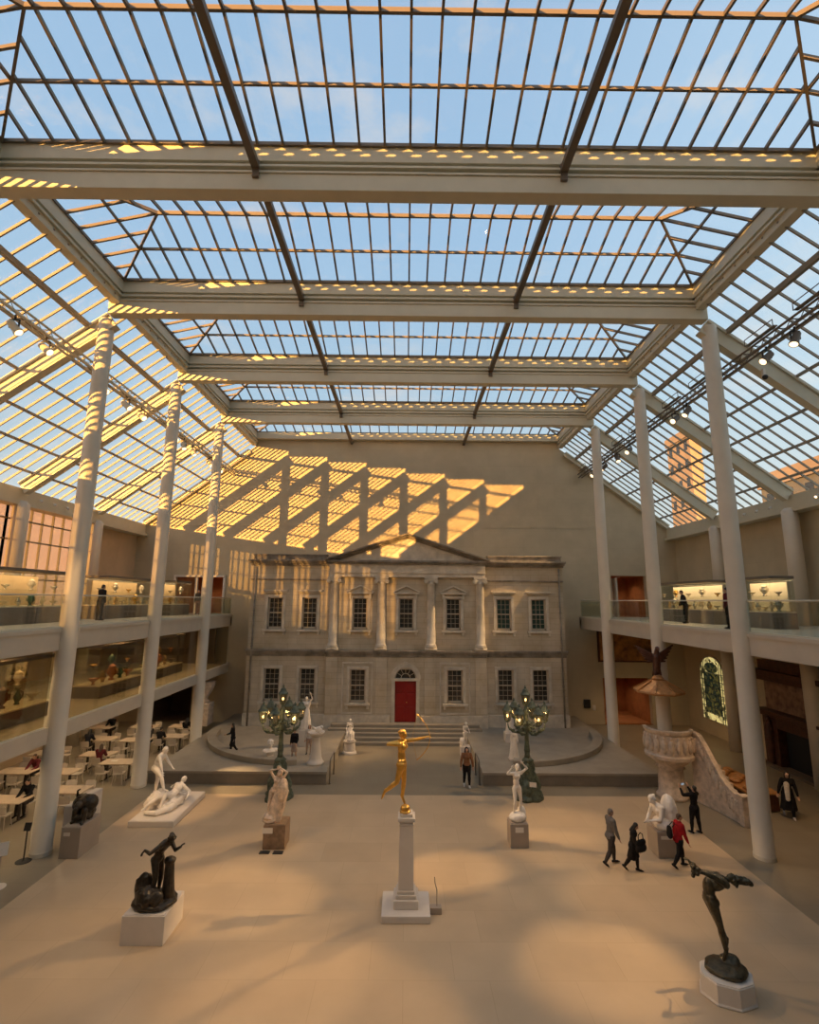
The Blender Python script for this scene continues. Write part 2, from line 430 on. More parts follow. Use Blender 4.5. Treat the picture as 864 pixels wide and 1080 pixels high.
def put_head(b, J, h):
    B = head_basis(J); c = J['head']
    def P(x, y, z): return c + B @ V((x * h, y * h, z * h))
    b.cap(J['neck'] - J['ch'] * .02 * h, J['head'] - J['nk'] * .02 * h, .032 * h, .029 * h)
    b.ell(P(0, -.004, .012), .043 * h, .053 * h, .052 * h, B)
    b.ell(P(0, .020, -.020), .034 * h, .034 * h, .044 * h, B)
    b.ell(P(0, .036, -.050), .016 * h, .014 * h, .013 * h, B)
    b.cap(P(0, .050, .012), P(0, .062, -.014), .006 * h, .010 * h, 8)
    b.cap(P(-.024, .046, .018), P(.024, .046, .018), .007 * h, .007 * h, 8)
    b.cap(P(-.011, .052, -.030), P(.011, .052, -.030), .006 * h, .006 * h, 8)
    for s_ in (-1, 1):
        b.ell(P(s_ * .018, .047, .006), .008 * h, .007 * h, .006 * h, B, 8, 6)
        b.ell(P(s_ * .045, -.004, -.006), .006 * h, .012 * h, .018 * h, B, 8, 6)
    return P, B
def put_hair(b, J, h, style):
    B = head_basis(J); c = J['head']
    def P(x, y, z): return c + B @ V((x * h, y * h, z * h))
    b.ell(P(0, -.012, .022), .048 * h, .054 * h, .050 * h, B)
    if style == 'long':
        b.cap(P(0, -.035, .0), P(0, -.05, -.13), .042 * h, .045 * h, flat=.6, fx=B @ V((0, 1, 0)))
        for s_ in (-1, 1): b.cap(P(s_ * .040, -.006, .02), P(s_ * .046, -.004, -.11), .018 * h, .020 * h)
    elif style == 'bun':
        b.ell(P(0, -.065, .012), .026 * h, .024 * h, .026 * h, B); b.ell(P(0, -.03, -.02), .040 * h, .034 * h, .036 * h, B)
    elif style == 'curly':
        for k in range(14):
            a = k * 2.4; b.ell(P(.042 * math.cos(a), -.016 + .048 * math.sin(a), .02 + .03 * math.sin(k * 1.3)), .018 * h, .018 * h, .018 * h)
    else: b.ell(P(0, -.034, -.012), .040 * h, .030 * h, .040 * h, B)
def full_body(b, J, h, female=False, k=1.0, hands=True, curl=35):
    put_torso(b, J, h, k, female)
    for s_ in 'lr':
        put_arm(b, J, h, s_, k); put_leg(b, J, h, s_, k); put_foot(b, J, h, s_)
        if hands: put_hand(b, J, h, s_, curl)
    return put_head(b, J, h)
def skirt(b, J, h, zt, zb, r0, r1, folds=9, c=None, d=None, amp=.05, top=None):
    # pleated closed drape; from height fraction zt down to zb
    c0 = J['waist'] if top is None else top
    rings = []
    lo = V((J['pel'].x, J['pel'].y, 0)) if c is None else V(c)
    n = 36; m = 7
    for i in range(m + 1):
        t = i / m
        z = zt + (zb - zt) * t; r = r0 + (r1 - r0) * (t ** .8)
        q = c0.lerp(lo, t)
        rings.append([V((q.x + r * (1 + amp * t * math.sin(folds * 2 * PI * k / n + t)) * math.cos(2 * PI * k / n),
                         q.y + .78 * r * (1 + amp * t * math.sin(folds * 2 * PI * k / n + t)) * math.sin(2 * PI * k / n), z)) for k in range(n)])
    b.rings(rings)
def person(label, loc, rz, h, pose, hair='short', hairm=None, skin=None, top=('jacket', None), bottom=('trousers', None), shoes=None, female=False, voxel=.011, group=None, seated=False):
    hairm = hairm or M_hair; skin = skin or M_skin; shoes = shoes or C_shoe
    t = thing('person', label, 'person', loc, rz, group)
    J = joints(h, pose)
    if seated:
        dz = seated - J['pel'].z + .055 * h
        for q in list(J):
            if q not in ('nk', 'sp', 'ch', 'sx', 'hx', 'lhd', 'rhd'): J[q] = J[q] + V((0, 0, dz))
    b = MB(); full_body(b, J, h, female, .96); body = b.remesh('body', skin, t, min(voxel, .010), 2)
    b = MB(); put_hair(b, J, h, hair); b.remesh('hair', hairm, t, .012, 2)
    kind, cm = top
    b = MB(); put_torso(b, J, h, 1.26, female)
    if kind != 'vest':
        for s_ in 'lr': put_arm(b, J, h, s_, 1.62, .97)
    if kind == 'jacket':
        b.cap(J['lhip'] + V((0, 0, .03 * h)), J['rhip'] + V((0, 0, .03 * h)), .062 * h, .062 * h)
    if kind == 'coat':
        for s_ in 'lr': b.cap(J[s_ + 'hip'], J[s_ + 'knee'].lerp(J[s_ + 'hip'], .1), .066 * h, .07 * h)
        b.cap(J['pel'], (J['lknee'] + J['rknee']) / 2, .075 * h, .075 * h)
    if kind == 'cloak':
        skirt(b, J, h, J['waist'].z, J['lknee'].z * .62, .095 * h, .17 * h, 8)
    b.remesh({'jacket': 'jacket', 'shirt': 'shirt', 'coat': 'coat', 'cloak': 'coat', 'vest': 'vest'}[kind], cm, t, .014, 3)
    kind, cm = bottom
    b = MB()
    b.ell(J['pel'], .096 * h, .078 * h, .075 * h)
    if kind == 'skirt': skirt(b, J, h, J['waist'].z - .02 * h, J['lknee'].z * .8, .075 * h, .12 * h, 8)
    else:
        for s_ in 'lr': put_leg(b, J, h, s_, 1.36)
    b.remesh('trousers' if kind == 'trousers' else 'skirt', cm, t, .014, 3)
    for s_ in 'lr':
        b = MB(); put_foot(b, J, h, s_, 1.22); b.remesh('shoe', shoes, t, .010, 2)
    return t, J
# ------------------------------------------------------------------ room shell
YB = 35.6; Y0 = -6.2; DY = 5.95; YS = [11.92 - 3 * DY + DY * i for i in range(8)]   # beam / column lines, the last is the back wall
XC = 11.8; XW = 19.4
YS[-1] = YB
def zr(x): return 19.05 - 0.75 * (abs(x) - 12.0)

struct(MB().box(-10.75, 10.75, Y0, 23.0, -0.2, 0).build('floor', M_floor))
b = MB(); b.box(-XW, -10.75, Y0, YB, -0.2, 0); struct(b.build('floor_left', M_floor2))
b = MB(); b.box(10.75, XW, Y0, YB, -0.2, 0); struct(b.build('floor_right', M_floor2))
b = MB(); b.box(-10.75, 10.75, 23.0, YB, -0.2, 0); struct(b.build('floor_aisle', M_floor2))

def holes_wall(u0, u1, v0, v1, holes, mk):
    us = sorted({u0, u1, *[h[0] for h in holes], *[h[1] for h in holes]}); vs = sorted({v0, v1, *[h[2] for h in holes], *[h[3] for h in holes]})
    for a, c in zip(us, us[1:]):
        for d, e in zip(vs, vs[1:]):
            if not any(h[0] <= a and c <= h[1] and h[2] <= d and e <= h[3] for h in holes): mk(a, c, d, e)
# back wall with its gallery openings, gable following the roof
b = MB()
holes = [(13.6, 16.9, 0, 3.04), (14.6, 17.1, 7.15, 10.05), (-16.4, -12.9, 7.15, 9.75), (-17.5, -14.6, 0, 3.1)]
holes_wall(-XW, XW, 0, 13.4, holes, lambda a, c, d, e: b.box(a, c, YB, YB + .4, d, e))
b.prism([(-XW, 13.4), (XW, 13.4), (XW, zr(XW) - .12), (11.3, 19.45), (11.3, 19.95), (-11.3, 19.95), (-11.3, 19.45), (-XW, zr(XW) - .12)], 'y', YB, YB + .4)
struct(b.build('wall_back', M_wall))
# rooms seen through those openings
def niche(name, x0, x1, z0, z1, d, m):
    b = MB(); y0 = YB + .4; y1 = y0 + d
    b.box(x0 - .1, x1 + .1, y1, y1 + .1, z0, z1); b.box(x0 - .2, x0, y0, y1 + .1, z0, z1); b.box(x1, x1 + .2, y0, y1 + .1, z0, z1)
    b.box(x0 - .2, x1 + .2, y0, y1 + .1, z1, z1 + .1); b.box(x0 - .2, x1 + .2, y0, y1 + .1, z0 - .1, z0)
    struct(b.build(name, m))
niche('wall_gallery', 13.6, 16.9, 0, 3.04, 4, M_rug)
niche('wall_gallery', 14.6, 17.1, 7.15, 10.05, 3, M_rug)
niche('wall_gallery', -16.4, -12.9, 7.15, 9.75, 3, M_rug)
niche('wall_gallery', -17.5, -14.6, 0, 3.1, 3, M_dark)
b = MB(); b.box(14.9, 15.02, YB - .03, YB + .5, 7.15, 9.9); b.box(15.0, 15.1, YB + 1, YB + 1.1, 7.2, 9.9); struct(b.build('trim_1', M_fascia))
# front wall behind the viewpoint, with the gallery the view is taken from
b = MB(); b.box(-XW, XW, Y0 - .4, Y0, 0, 13.4)
b.prism([(-XW, 13.4), (XW, 13.4), (XW, zr(XW) - .12), (11.3, 19.45), (-11.3, 19.45), (-XW, zr(XW) - .12)], 'y', Y0 - .4, Y0)
struct(b.build('wall_front', M_wall))
# side walls
b = MB(); b.box(XW, XW + .4, Y0, YB + .4, 0, zr(XW) - .1); struct(b.build('wall_right', M_wallx))
b = MB(); b.box(-XW - .4, -XW, 29.4, YB + .4, 0, zr(XW) - .1); b.box(-XW - .4, -XW, 24.6, 29.4, 0, 4.1); b.box(-XW - .4, -XW, 26.6, 29.4, 4.1, 7.3); b.box(-XW - .4, -XW, 24.6, 26.6, 6.4, 7.3); b.box(-XW - .4, -XW, Y0, 29.4, 12.75, zr(XW) - .1); b.box(-XW - .4, -XW, Y0, 24.6, 6.4, 7.3); b.box(-XW - .4, -XW, Y0, 24.6, 3.3, 4.1); b.box(-XW - .4, -XW, Y0, 24.6, 0, .3)
struct(b.build('wall_left', M_plaster))
# eave beams under the foot of each roof slope
for s in (-1, 1):
    b = MB(); xs = sorted((s * XW, s * (XW - .55)))
    b.box(xs[0], xs[1], Y0, YB, 12.72, 13.45); xs2 = sorted((s * XW, s * (XW - .75))); b.box(xs2[0], xs2[1], Y0, YB, 12.6, 12.76)
    struct(b.build('ceiling_eave_beam', M_steel))

# left curtain wall: glass, mullions and a woven sun scrim on the top level
k = 1
for i in range(6):
    for z0, z1, scr in ((7.3, 12.75, True), (4.1, 6.4, False), (.3, 3.3, False)):
        lim = 29.4 if scr else (26.6 if z0 > 4 else 24.6)
        ya = max(YS[i], Y0); yb = min(YS[i + 1], lim)
        if i == 0: ya = Y0
        if yb - ya < 1: continue
        f = MB(); n = max(2, round((yb - ya) / .85))
        for q in range(n + 1):
            y = ya + (yb - ya) * q / n
            f.box(-XW - .07, -XW + .05, y - .022, y + .022, z0, z1)
        for z in ([z0 + .03, z1 - .03] + ([9.1, 11.0, 12.0] if scr else [])): f.box(-XW - .07, -XW + .04, ya, yb, z - .035, z + .035)
        w = struct(f.build('window_%d' % k, M_barl)); k += 1
        g = MB(); g.box(-XW - .055, -XW - .04, ya, yb, z0, z1); g.build('pane', M_glass, w)
        g = MB(); g.box(-XW - .085, -XW - .08, ya, yb, z0, z1); g.build('roller_shade', M_scrim if scr else M_scrim2, w)
WIN = k

# ------------------------------------------------------------------ steel roof
for i in range(7):
    y = YS[i] - .07
    b = MB(); L = 11.65
    for z0, z1, w in ((19.05, 19.55, .42), (19.55, 19.62, .50), (19.62, 19.74, .26), (19.74, 19.82, .50), (19.82, 19.95, .24), (19.95, 20.44, .42)):
        b.box(-L, L, y - w / 2, y + w / 2, z0, z1)
    struct(b.build('ceiling_beam', M_steel, bevel=.012))
b = MB(); b.box(-11.4, 11.4, YB - .35, YB, 19.92, 20.4); struct(b.build('ceiling_beam', M_steel))
# gutters along both edges of the flat
for s in (-1, 1):
    b = MB()
    for z0, z1, w in ((19.45, 19.72, .34), (19.72, 19.80, .52), (19.80, 19.95, .28), (19.95, 20.44, .46)):
        b.box(s * 11.38 - w / 2, s * 11.38 + w / 2, Y0, YB, z0, z1)
    struct(b.build('ceiling_gutter_beam', M_steel))
    b = MB(); b.box(s * 4.17 - .045, s * 4.17 + .045, Y0, YB, 19.66, 19.96); b.box(s * 4.17 - .10, s * 4.17 + .10, Y0, YB, 19.63, 19.67)
    for y in YS[:-1]: b.box(s * 4.17 - .09, s * 4.17 + .09, y - .36, y - .2, 19.4, 19.9)
    struct(b.build('ceiling_tie_beam', M_bar))
def slab(b, poly, t=.02):
    lo = [b.bm.verts.new(V(p)) for p in poly]; hi = [b.bm.verts.new(V(p) + V((0, 0, t))) for p in poly]
    n = len(poly)
    for i in range(n):
        j = (i + 1) % n; b.face([lo[i], lo[j], hi[j], hi[i]])
    b.face(list(reversed(lo))); b.face(hi)
zb_, zt_ = 20.44, 21.06
for i in range(7):
    ya = YS[i] + .16; yb = (YS[i + 1] - .30) if i < 6 else YB - .2
    ym = (ya + yb) / 2; XE = 11.15; XR = 8.55
    f = MB()
    cor = [(-XE, ya, zb_), (XE, ya, zb_), (XE, yb, zb_), (-XE, yb, zb_)]; rl = (-XR, ym, zt_); rr = (XR, ym, zt_)
    f.bar(rl, rr, .07, .13)
    for c, r_ in zip(cor, (rl, rr, rr, rl)): f.bar(c, r_, .07, .12)
    for y in (ya, yb): f.box(-XE, XE, y - .05, y + .05, zb_ - .04, zb_ + .06)
    for x in (-XE, XE): f.box(x - .05, x + .05, ya, yb, zb_ - .04, zb_ + .06)
    for q in range(-16, 17):
        x = q * .695
        if abs(abs(x) - 4.17) < .02: x = x
        for y in (ya, yb):
            if abs(x) <= XR: e = (x, ym, zt_)
            else:
                t = (XE - abs(x)) / (XE - XR); e = (x, y + (ym - y) * t, zb_ + (zt_ - zb_) * t)
                if t < .06: continue
            f.bar((x, y, zb_), e, .062, .10)
    for y, y2 in ((ya, ya), (yb, yb)):
        yy = y + (ym - y) * .5; zz = (zb_ + zt_) / 2; xx = XE - (XE - XR) * .5
        f.bar((-xx, yy, zz), (xx, yy, zz), .06, .09)
    for s in (-1, 1):
        xx = XE - (XE - XR) * .5
        f.bar((s * xx, ya + (ym - ya) * .5, (zb_ + zt_) / 2), (s * xx, yb + (ym - yb) * .5, (zb_ + zt_) / 2), .06, .09)
        n = 8
        for q in range(1, n):
            y = ya + (yb - ya) * q / n; t = 1 - abs(y - ym) / (ym - ya)
            f.bar((s * XE, y, zb_), (s * (XE - (XE - XR) * t), y, zb_ + (zt_ - zb_) * t), .062, .10)
    w = struct(f.build('window_%d' % WIN, M_bar)); WIN += 1
    g = MB(); up = .05
    def U(p): return (p[0], p[1], p[2] + up)
    slab(g, [U(cor[0]), U(cor[1]), U(rr), U(rl)]); slab(g, [U(cor[2]), U(cor[3]), U(rl), U(rr)]); slab(g, [U(cor[1]), U(cor[2]), U(rr)]); slab(g, [U(cor[3]), U(cor[0]), U(rl)])
    g.build('glass', M_glass, w)
# sloping side glazing
PUR = [12.45, 13.65, 14.9, 16.05, 17.2, 18.35]
for s in (-1, 1):
    for i in range(7):
        ya = YS[i]; yb = YS[i + 1]
        f = MB(); n = 9
        for q in range(1, n):
            y = ya + (yb - ya) * q / n
            f.bar((s * 11.2, y, zr(11.2)), (s * 19.3, y, zr(19.3)), .05, .09)
        for q, x in enumerate(PUR):
            wd, hd = (.14, .20) if q == 0 else (.075, .11)
            f.bar((s * x, ya, zr(x) - .10), (s * x, yb, zr(x) - .10), wd, hd)
        w = struct(f.build('window_%d' % WIN, M_barl)); WIN += 1
        g = MB(); slab(g, [(s * 11.2, ya, zr(11.2) + .06), (s * 19.3, ya, zr(19.3) + .06), (s * 19.3, yb, zr(19.3) + .06), (s * 11.2, yb, zr(11.2) + .06)])
        g.build('glass', M_glass, w)
    for i in range(8):
        b = MB(); y = YS[i] if i < 7 else YB - .12
        D = .62 if i < 7 else .3
        a_, e_ = V((s * 11.75, y, zr(11.75) - .1)), V((s * 19.0, y, zr(19.0) - .1))
        b.bar(a_, e_, .34, .10, drop=.05); b.bar(a_, e_, .20, D - .1, drop=D / 2); b.bar(a_, e_, .34, .10, drop=D)
        struct(b.build('ceiling_rafter', M_steel))
# columns
for s in (-1, 1):
    for i in range(7):
        y = YS[i]
        b = MB(); b.lathe([(.325, 0), (.325, .12), (.31, .14), (.30, 9), (.275, 18.82), (.25, 18.88), (.05, 18.9)], (s * XC, y, 0), 32)
        b.box(s * XC - .07, s * XC + .07, y - .07, y + .07, 18.85, 19.1)
        struct(b.build('column', M_col, smooth=False))
        b = MB(); b.lathe([(.36, 0), (.36, 6.4)], (s * 18.75, y, 0), 28); b.lathe([(.36, 7.1), (.35, 12.65), (.2, 12.8)], (s * 18.75, y, 0), 28)
        struct(b.build('column', M_col))
for o in COL.objects:
    if o.name.startswith('column'):
        for p in o.data.polygons: p.use_smooth = len(p.vertices) == 4 and abs(p.normal.z) < .5 and p.area > .02

# ------------------------------------------------------------------ balconies, mezzanine
XF_ = 11.86; YE = 34.6
for s in (-1, 1):
    def sp(u, v): return sorted((s * u, s * v))
    b = MB(); b.box(*sp(XF_, 12.2), Y0, YE, 6.42, 7.16)
    b.box(*sp(12.2, XW), Y0, YE, 6.85, 7.16); b.box(*sp(13.2, XW), YE, YB, 6.85, 7.16); b.box(*sp(XF_ - .04, 12.2), Y0, YE, 7.04, 7.17)
    b.box(*sp(XF_, 13.2), YE - .3, YE, 6.42, 7.16)
    struct(b.build('floor_balcony', M_fascia))
b = MB(); b.box(-12.2, -XF_, Y0, YE, 3.42, 3.93); b.box(-XW, -12.2, Y0, YB, 3.62, 3.93); struct(b.build('floor_mezzanine', M_fascia))
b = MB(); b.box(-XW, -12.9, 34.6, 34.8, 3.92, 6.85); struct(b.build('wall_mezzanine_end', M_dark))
for i in range(6):
    ya = max(YS[i], Y0) + .35; yb = YS[i + 1] - .35 if i < 5 else YE - .1
    f = MB(); f.box(-12.06, -11.98, ya - .02, yb + .02, 3.9, 3.96); f.box(-12.06, -11.98, ya - .02, yb + .02, 6.39, 6.45)
    w = struct(f.build('window_%d' % WIN, M_steel)); WIN += 1
    g = MB(); g.box(-12.03, -12.01, ya, yb, 3.94, 6.42); g.build('pane', M_tint, w)
def railing(label, loc, rz, L, group):
    t = thing('glass_railing', label, 'railing', loc, rz, group)
    n = max(1, round(L / 1.45))
    for q in range(n):
        x0 = L * q / n + .012; x1 = L * (q + 1) / n - .012
        MB().box(x0, x1, -.008, .008, .03, 1.06).build('glass_panel', M_rail, t)
    b = MB(); b.tube([(0, 0, 1.11), (L, 0, 1.11)], .026, 10); b.build('handrail', M_steel, t, smooth=True)
    b = MB(); b.box(0, L, -.03, .03, 0, .06); b.build('base_channel', M_steel, t)
    return t
names = ['nearest the viewpoint', 'second bay from the viewpoint', 'between the first and second tall columns', 'between the second and third tall columns', 'past the third tall column']
for s, side in ((-1, 'left'), (1, 'right')):
    for i in range(2, 7):
        ya = YS[i] if i > 2 else 5.97; yb = YS[i + 1] if i < 5 else (YE - .05 if i == 5 else None)
        if yb is None: continue
        railing('glass balustrade on the %s balcony, bay %s' % (side, names[i - 2]), (s * 11.95, ya + .02, 7.17), PI / 2, yb - ya - .04, 'balcony glass railings')
    if s > 0: railing('short glass balustrade closing the far end of the right balcony', (12.0, YE - .1, 7.17), 0, 1.25, 'balcony glass railings')
    else: railing('short glass balustrade closing the far end of the left balcony', (-13.25, YE - .1, 7.17), 0, 1.25, 'balcony glass railings')
# ------------------------------------------------------------------ raised platforms, curbs, steps
for s, nm in ((-1, 'left'), (1, 'right')):
    a, c = sorted((s * 3.55, s * 11.55))
    b = MB(); b.box(a, c, 24.16, YB, .0, .54); struct(b.build('floor_platform', M_plat))
    b = MB(); b.box(a - .02, c + .02, 24.12, 24.17, .0, .46); b.box(a - .04, c + .04, 24.08, 24.40, .46, .56); struct(b.build('trim_2', M_plat))
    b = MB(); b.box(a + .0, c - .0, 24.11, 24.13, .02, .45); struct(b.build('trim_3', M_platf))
    # curved stone bench
    pts = [(5.15, 25.30), (5.7, 25.15), (7.2, 25.45), (8.6, 26.2), (9.9, 27.5), (10.7, 29.1), (10.95, 30.6)]
    rings = []
    P2 = []
    for q in range(len(pts) - 1):
        for t in (0, .25, .5, .75): P2.append(V((pts[q][0] + (pts[q + 1][0] - pts[q][0]) * t, pts[q][1] + (pts[q + 1][1] - pts[q][1]) * t)))
    P2.append(V(pts[-1]))
    for _ in range(3): P2 = [P2[0]] + [(P2[j - 1] + P2[j] * 2 + P2[j + 1]) / 4 for j in range(1, len(P2) - 1)] + [P2[-1]]
    for j, p in enumerate(P2):
        d = (P2[min(j + 1, len(P2) - 1)] - P2[max(j - 1, 0)]).normalized(); nrm = V((-d.y, d.x))
        i_, o_ = p + nrm * .26, p - nrm * .26
        rings.append([V((s * i_.x, i_.y, .54)), V((s * i_.x, i_.y, .80)), V((s * o_.x, o_.y, .80)), V((s * o_.x, o_.y, .54))])
    b = MB(); b.rings(rings); o = b.build('curved_bench', M_plat, bevel=.03)
    tag(o, 'low curved stone bench sweeping round the %s raised platform' % nm, 'bench', 'curved platform benches')
    r_ = thing('ramp_handrail', 'small bent metal handrail at the inner corner of the %s platform' % nm, 'handrail', (s * 3.40, 24.25, 0), 0, 'platform handrails')
    b = MB(); b.tube([(0, 0, 0), (0, 0, .95), (0, .12, 1.02), (0, 1.2, 1.02), (0, 1.32, .95), (0, 1.32, 0)], .028, 10); b.build('bent_rail', M_bar, r_, smooth=True)
    b = MB()
    for y in (0, 1.32): b.lathe([(.06, 0), (.06, .02), (.03, .03)], (0, y, 0), 12)
    b.build('foot_plate', M_bar, r_)
st = thing('stone_steps', 'wide grey stone steps leading up to the red door', 'steps', (0, 32.0, 0))
for q in range(5):
    w = 4.95 - q * .12; y0 = -1.75 + q * .34
    b = MB(); b.box(-w, w, y0, -.075, q * .165, (q + 1) * .165); b.build('step', M_plat, st, bevel=.012)
# ------------------------------------------------------------------ marble bank facade
FY = 32.1
F = thing('marble_facade', 'two storey pale marble building facade with central pediment and red door', 'building facade', (0, FY, 0))
WU = [-8.38, -6.18, -2.95, 0.0, 3.01, 6.26, 8.49]; WL = [-8.38, -6.15, -2.97, 3.06, 6.27, 8.47]
WW = .98
b = MB()
# wings (front plane local y=.30) and pavilion (local y=0), with window holes cut as recesses
def wing(x0, x1, z0, z1, y0, y1, holes): holes_wall(x0, x1, z0, z1, holes, lambda a, c, d, e: b.box(a, c, y0, y1, d, e))
up = [(x - WW / 2, x + WW / 2, 6.33, 8.34) for x in WU]; lo = [(x - .51, x + .51, 1.95, 3.97) for x in WL]
DOOR = (-.68, .68, .82, 3.95)
wing(-10.0, -4.85, 0, 10.62, .30, .75, [h for h in up + lo if h[1] < -4.8]); wing(4.95, 10.12, 0, 10.62, .30, .75, [h for h in up + lo if h[0] > 4.8])
wing(-4.85, 4.95, 5.0, 10.62, .22, .75, [h for h in up if -4.8 < h[0] < 4.8]); wing(-4.98, 5.02, 0, 4.95, 0, .75, [h for h in lo if -4.8 < h[0] < 4.8] + [DOOR])
b.box(-10.0, 10.12, .75, 3.3, 0, 5); b.box(-10.0, -4.9, .75, 3.3, 5, 10.6); b.box(4.9, 10.12, .75, 3.3, 5, 10.6); b.box(-4.9, 4.9, .75, 3.3, 5, 10.6)
b.build('wall', M_marble_fac, F)
b = MB(); b.box(-10.06, -4.98, .2, .32, 0, 1.25); b.box(5.02, 10.18, .2, .32, 0, 1.25); b.box(-5.04, -.95, -.06, .02, 0, 1.25); b.box(.95, 5.08, -.06, .02, 0, 1.25); b.build('plinth_course', M_fac_trim, F, bevel=.02)
b = MB()
for x0, x1, y in ((-10.15, -5.0, .12), (-5.12, 5.16, -.18), (5.04, 10.27, .12)):
    b.box(x0, x1, y, .8, 4.98, 5.10); b.box(x0 + .05, x1 - .05, y + .07, .8, 4.86, 4.98); b.box(x0 + .1, x1 - .1, y + .13, .8, 4.70, 4.86)
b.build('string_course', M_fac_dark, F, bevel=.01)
b = MB()
for x0, x1 in ((-10.2, -4.9), (5.0, 10.32)):
    b.box(x0, x1, -.02, .8, 10.62, 10.74); b.box(x0 + .06, x1 - .06, .08, .8, 10.50, 10.62); b.box(x0 + .12, x1 - .12, .2, .8, 10.36, 10.5)
    b.box(x0 + .15, x1 - .15, .24, .8, 9.42, 9.52)
b.box(-5.15, 5.25, -.36, .8, 10.58, 10.72); b.box(-5.05, 5.15, -.24, .8, 10.46, 10.58)
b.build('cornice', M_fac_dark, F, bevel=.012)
b = MB(); b.box(-4.95, 5.05, -.12, .3, 9.98, 10.46); b.box(-4.95, 5.05, -.16, .3, 9.90, 9.98); b.box(-4.93, 5.03, -.10, .3, 9.66, 9.90); b.build('entablature', M_fac_trim, F, bevel=.01)
for x0, x1 in ((-9.95, -5.2), (5.3, 10.1)):
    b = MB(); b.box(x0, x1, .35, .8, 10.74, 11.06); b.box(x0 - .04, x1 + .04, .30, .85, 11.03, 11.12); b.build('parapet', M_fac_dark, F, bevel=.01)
# pediment
b = MB(); b.prism([(-4.75, 10.72), (4.85, 10.72), (.05, 12.22)], 'y', -.02, .8); b.build('pediment', M_fac_trim, F)
for s, lab in ((-1, 'l'), (1, 'r')):
    b = MB(); e = V((.05 + s * 5.25, -.1, 10.68)); a = V((.05, -.1, 12.36))
    for w, h, dd in ((.8, .10, -.06), (.62, .10, .04), (.44, .12, .15)): b.bar(V((e.x, .34 - w / 2, e.z)), V((a.x, .34 - w / 2, a.z)), w, h, drop=dd)
    b.build('raking_cornice', M_fac_dark, F)
# giant columns
for x in (-4.62, -1.58, 1.58, 4.72):
    end = abs(x) > 3
    c = MB(); y = .10 if not end else .12
    c.lathe([(.36, 5.28), (.36, 5.36), (.33, 5.42), (.34, 5.46), (.29, 5.52), (.275, 7.0), (.245, 9.2), (.27, 9.24), (.25, 9.3), (.2, 9.5)], (x, y, 0), 24)
    c.box(x - .38, x + .38, y - .3, y + .3, 5.10, 5.28)
    sh = c.build('column', M_fac_trim, F)
    for p in sh.data.polygons: p.use_smooth = abs(p.normal.z) < .5
    c = MB(); c.box(x - .42, x + .42, y - .28, y + .25, 9.55, 9.66); c.box(x - .30, x + .30, y - .24, y + .2, 9.38, 9.55)
    for s in (-1, 1):
        c.tube([(x + s * .33, y - .30, 9.40), (x + s * .33, y + .22, 9.40)], .135, 14); c.tube([(x + s * .33, y - .33, 9.40), (x + s * .33, y - .29, 9.40)], .06, 10)
    c.build('capital', M_fac_trim, sh, bevel=.006)
# pilaster strips and ground-floor panels on the pavilion
for x in (-4.6, 4.68, -1.5, 1.5): MB().box(x - .36, x + .36, -.05, .02, 1.25, 4.66).build('pilaster', M_marble_fac, F, bevel=.015)
for x in (-3.0, 3.06):
    b = MB()
    for a, c, d, e in ((x - .95, x + .95, 4.28, 4.4), (x - .95, x + .95, 1.32, 1.42), (x - .95, x - .87, 1.42, 4.28), (x + .87, x + .95, 1.42, 4.28)): b.box(a, c, -.04, .01, d, e)
    b.build('panel_moulding', M_fac_trim, F)
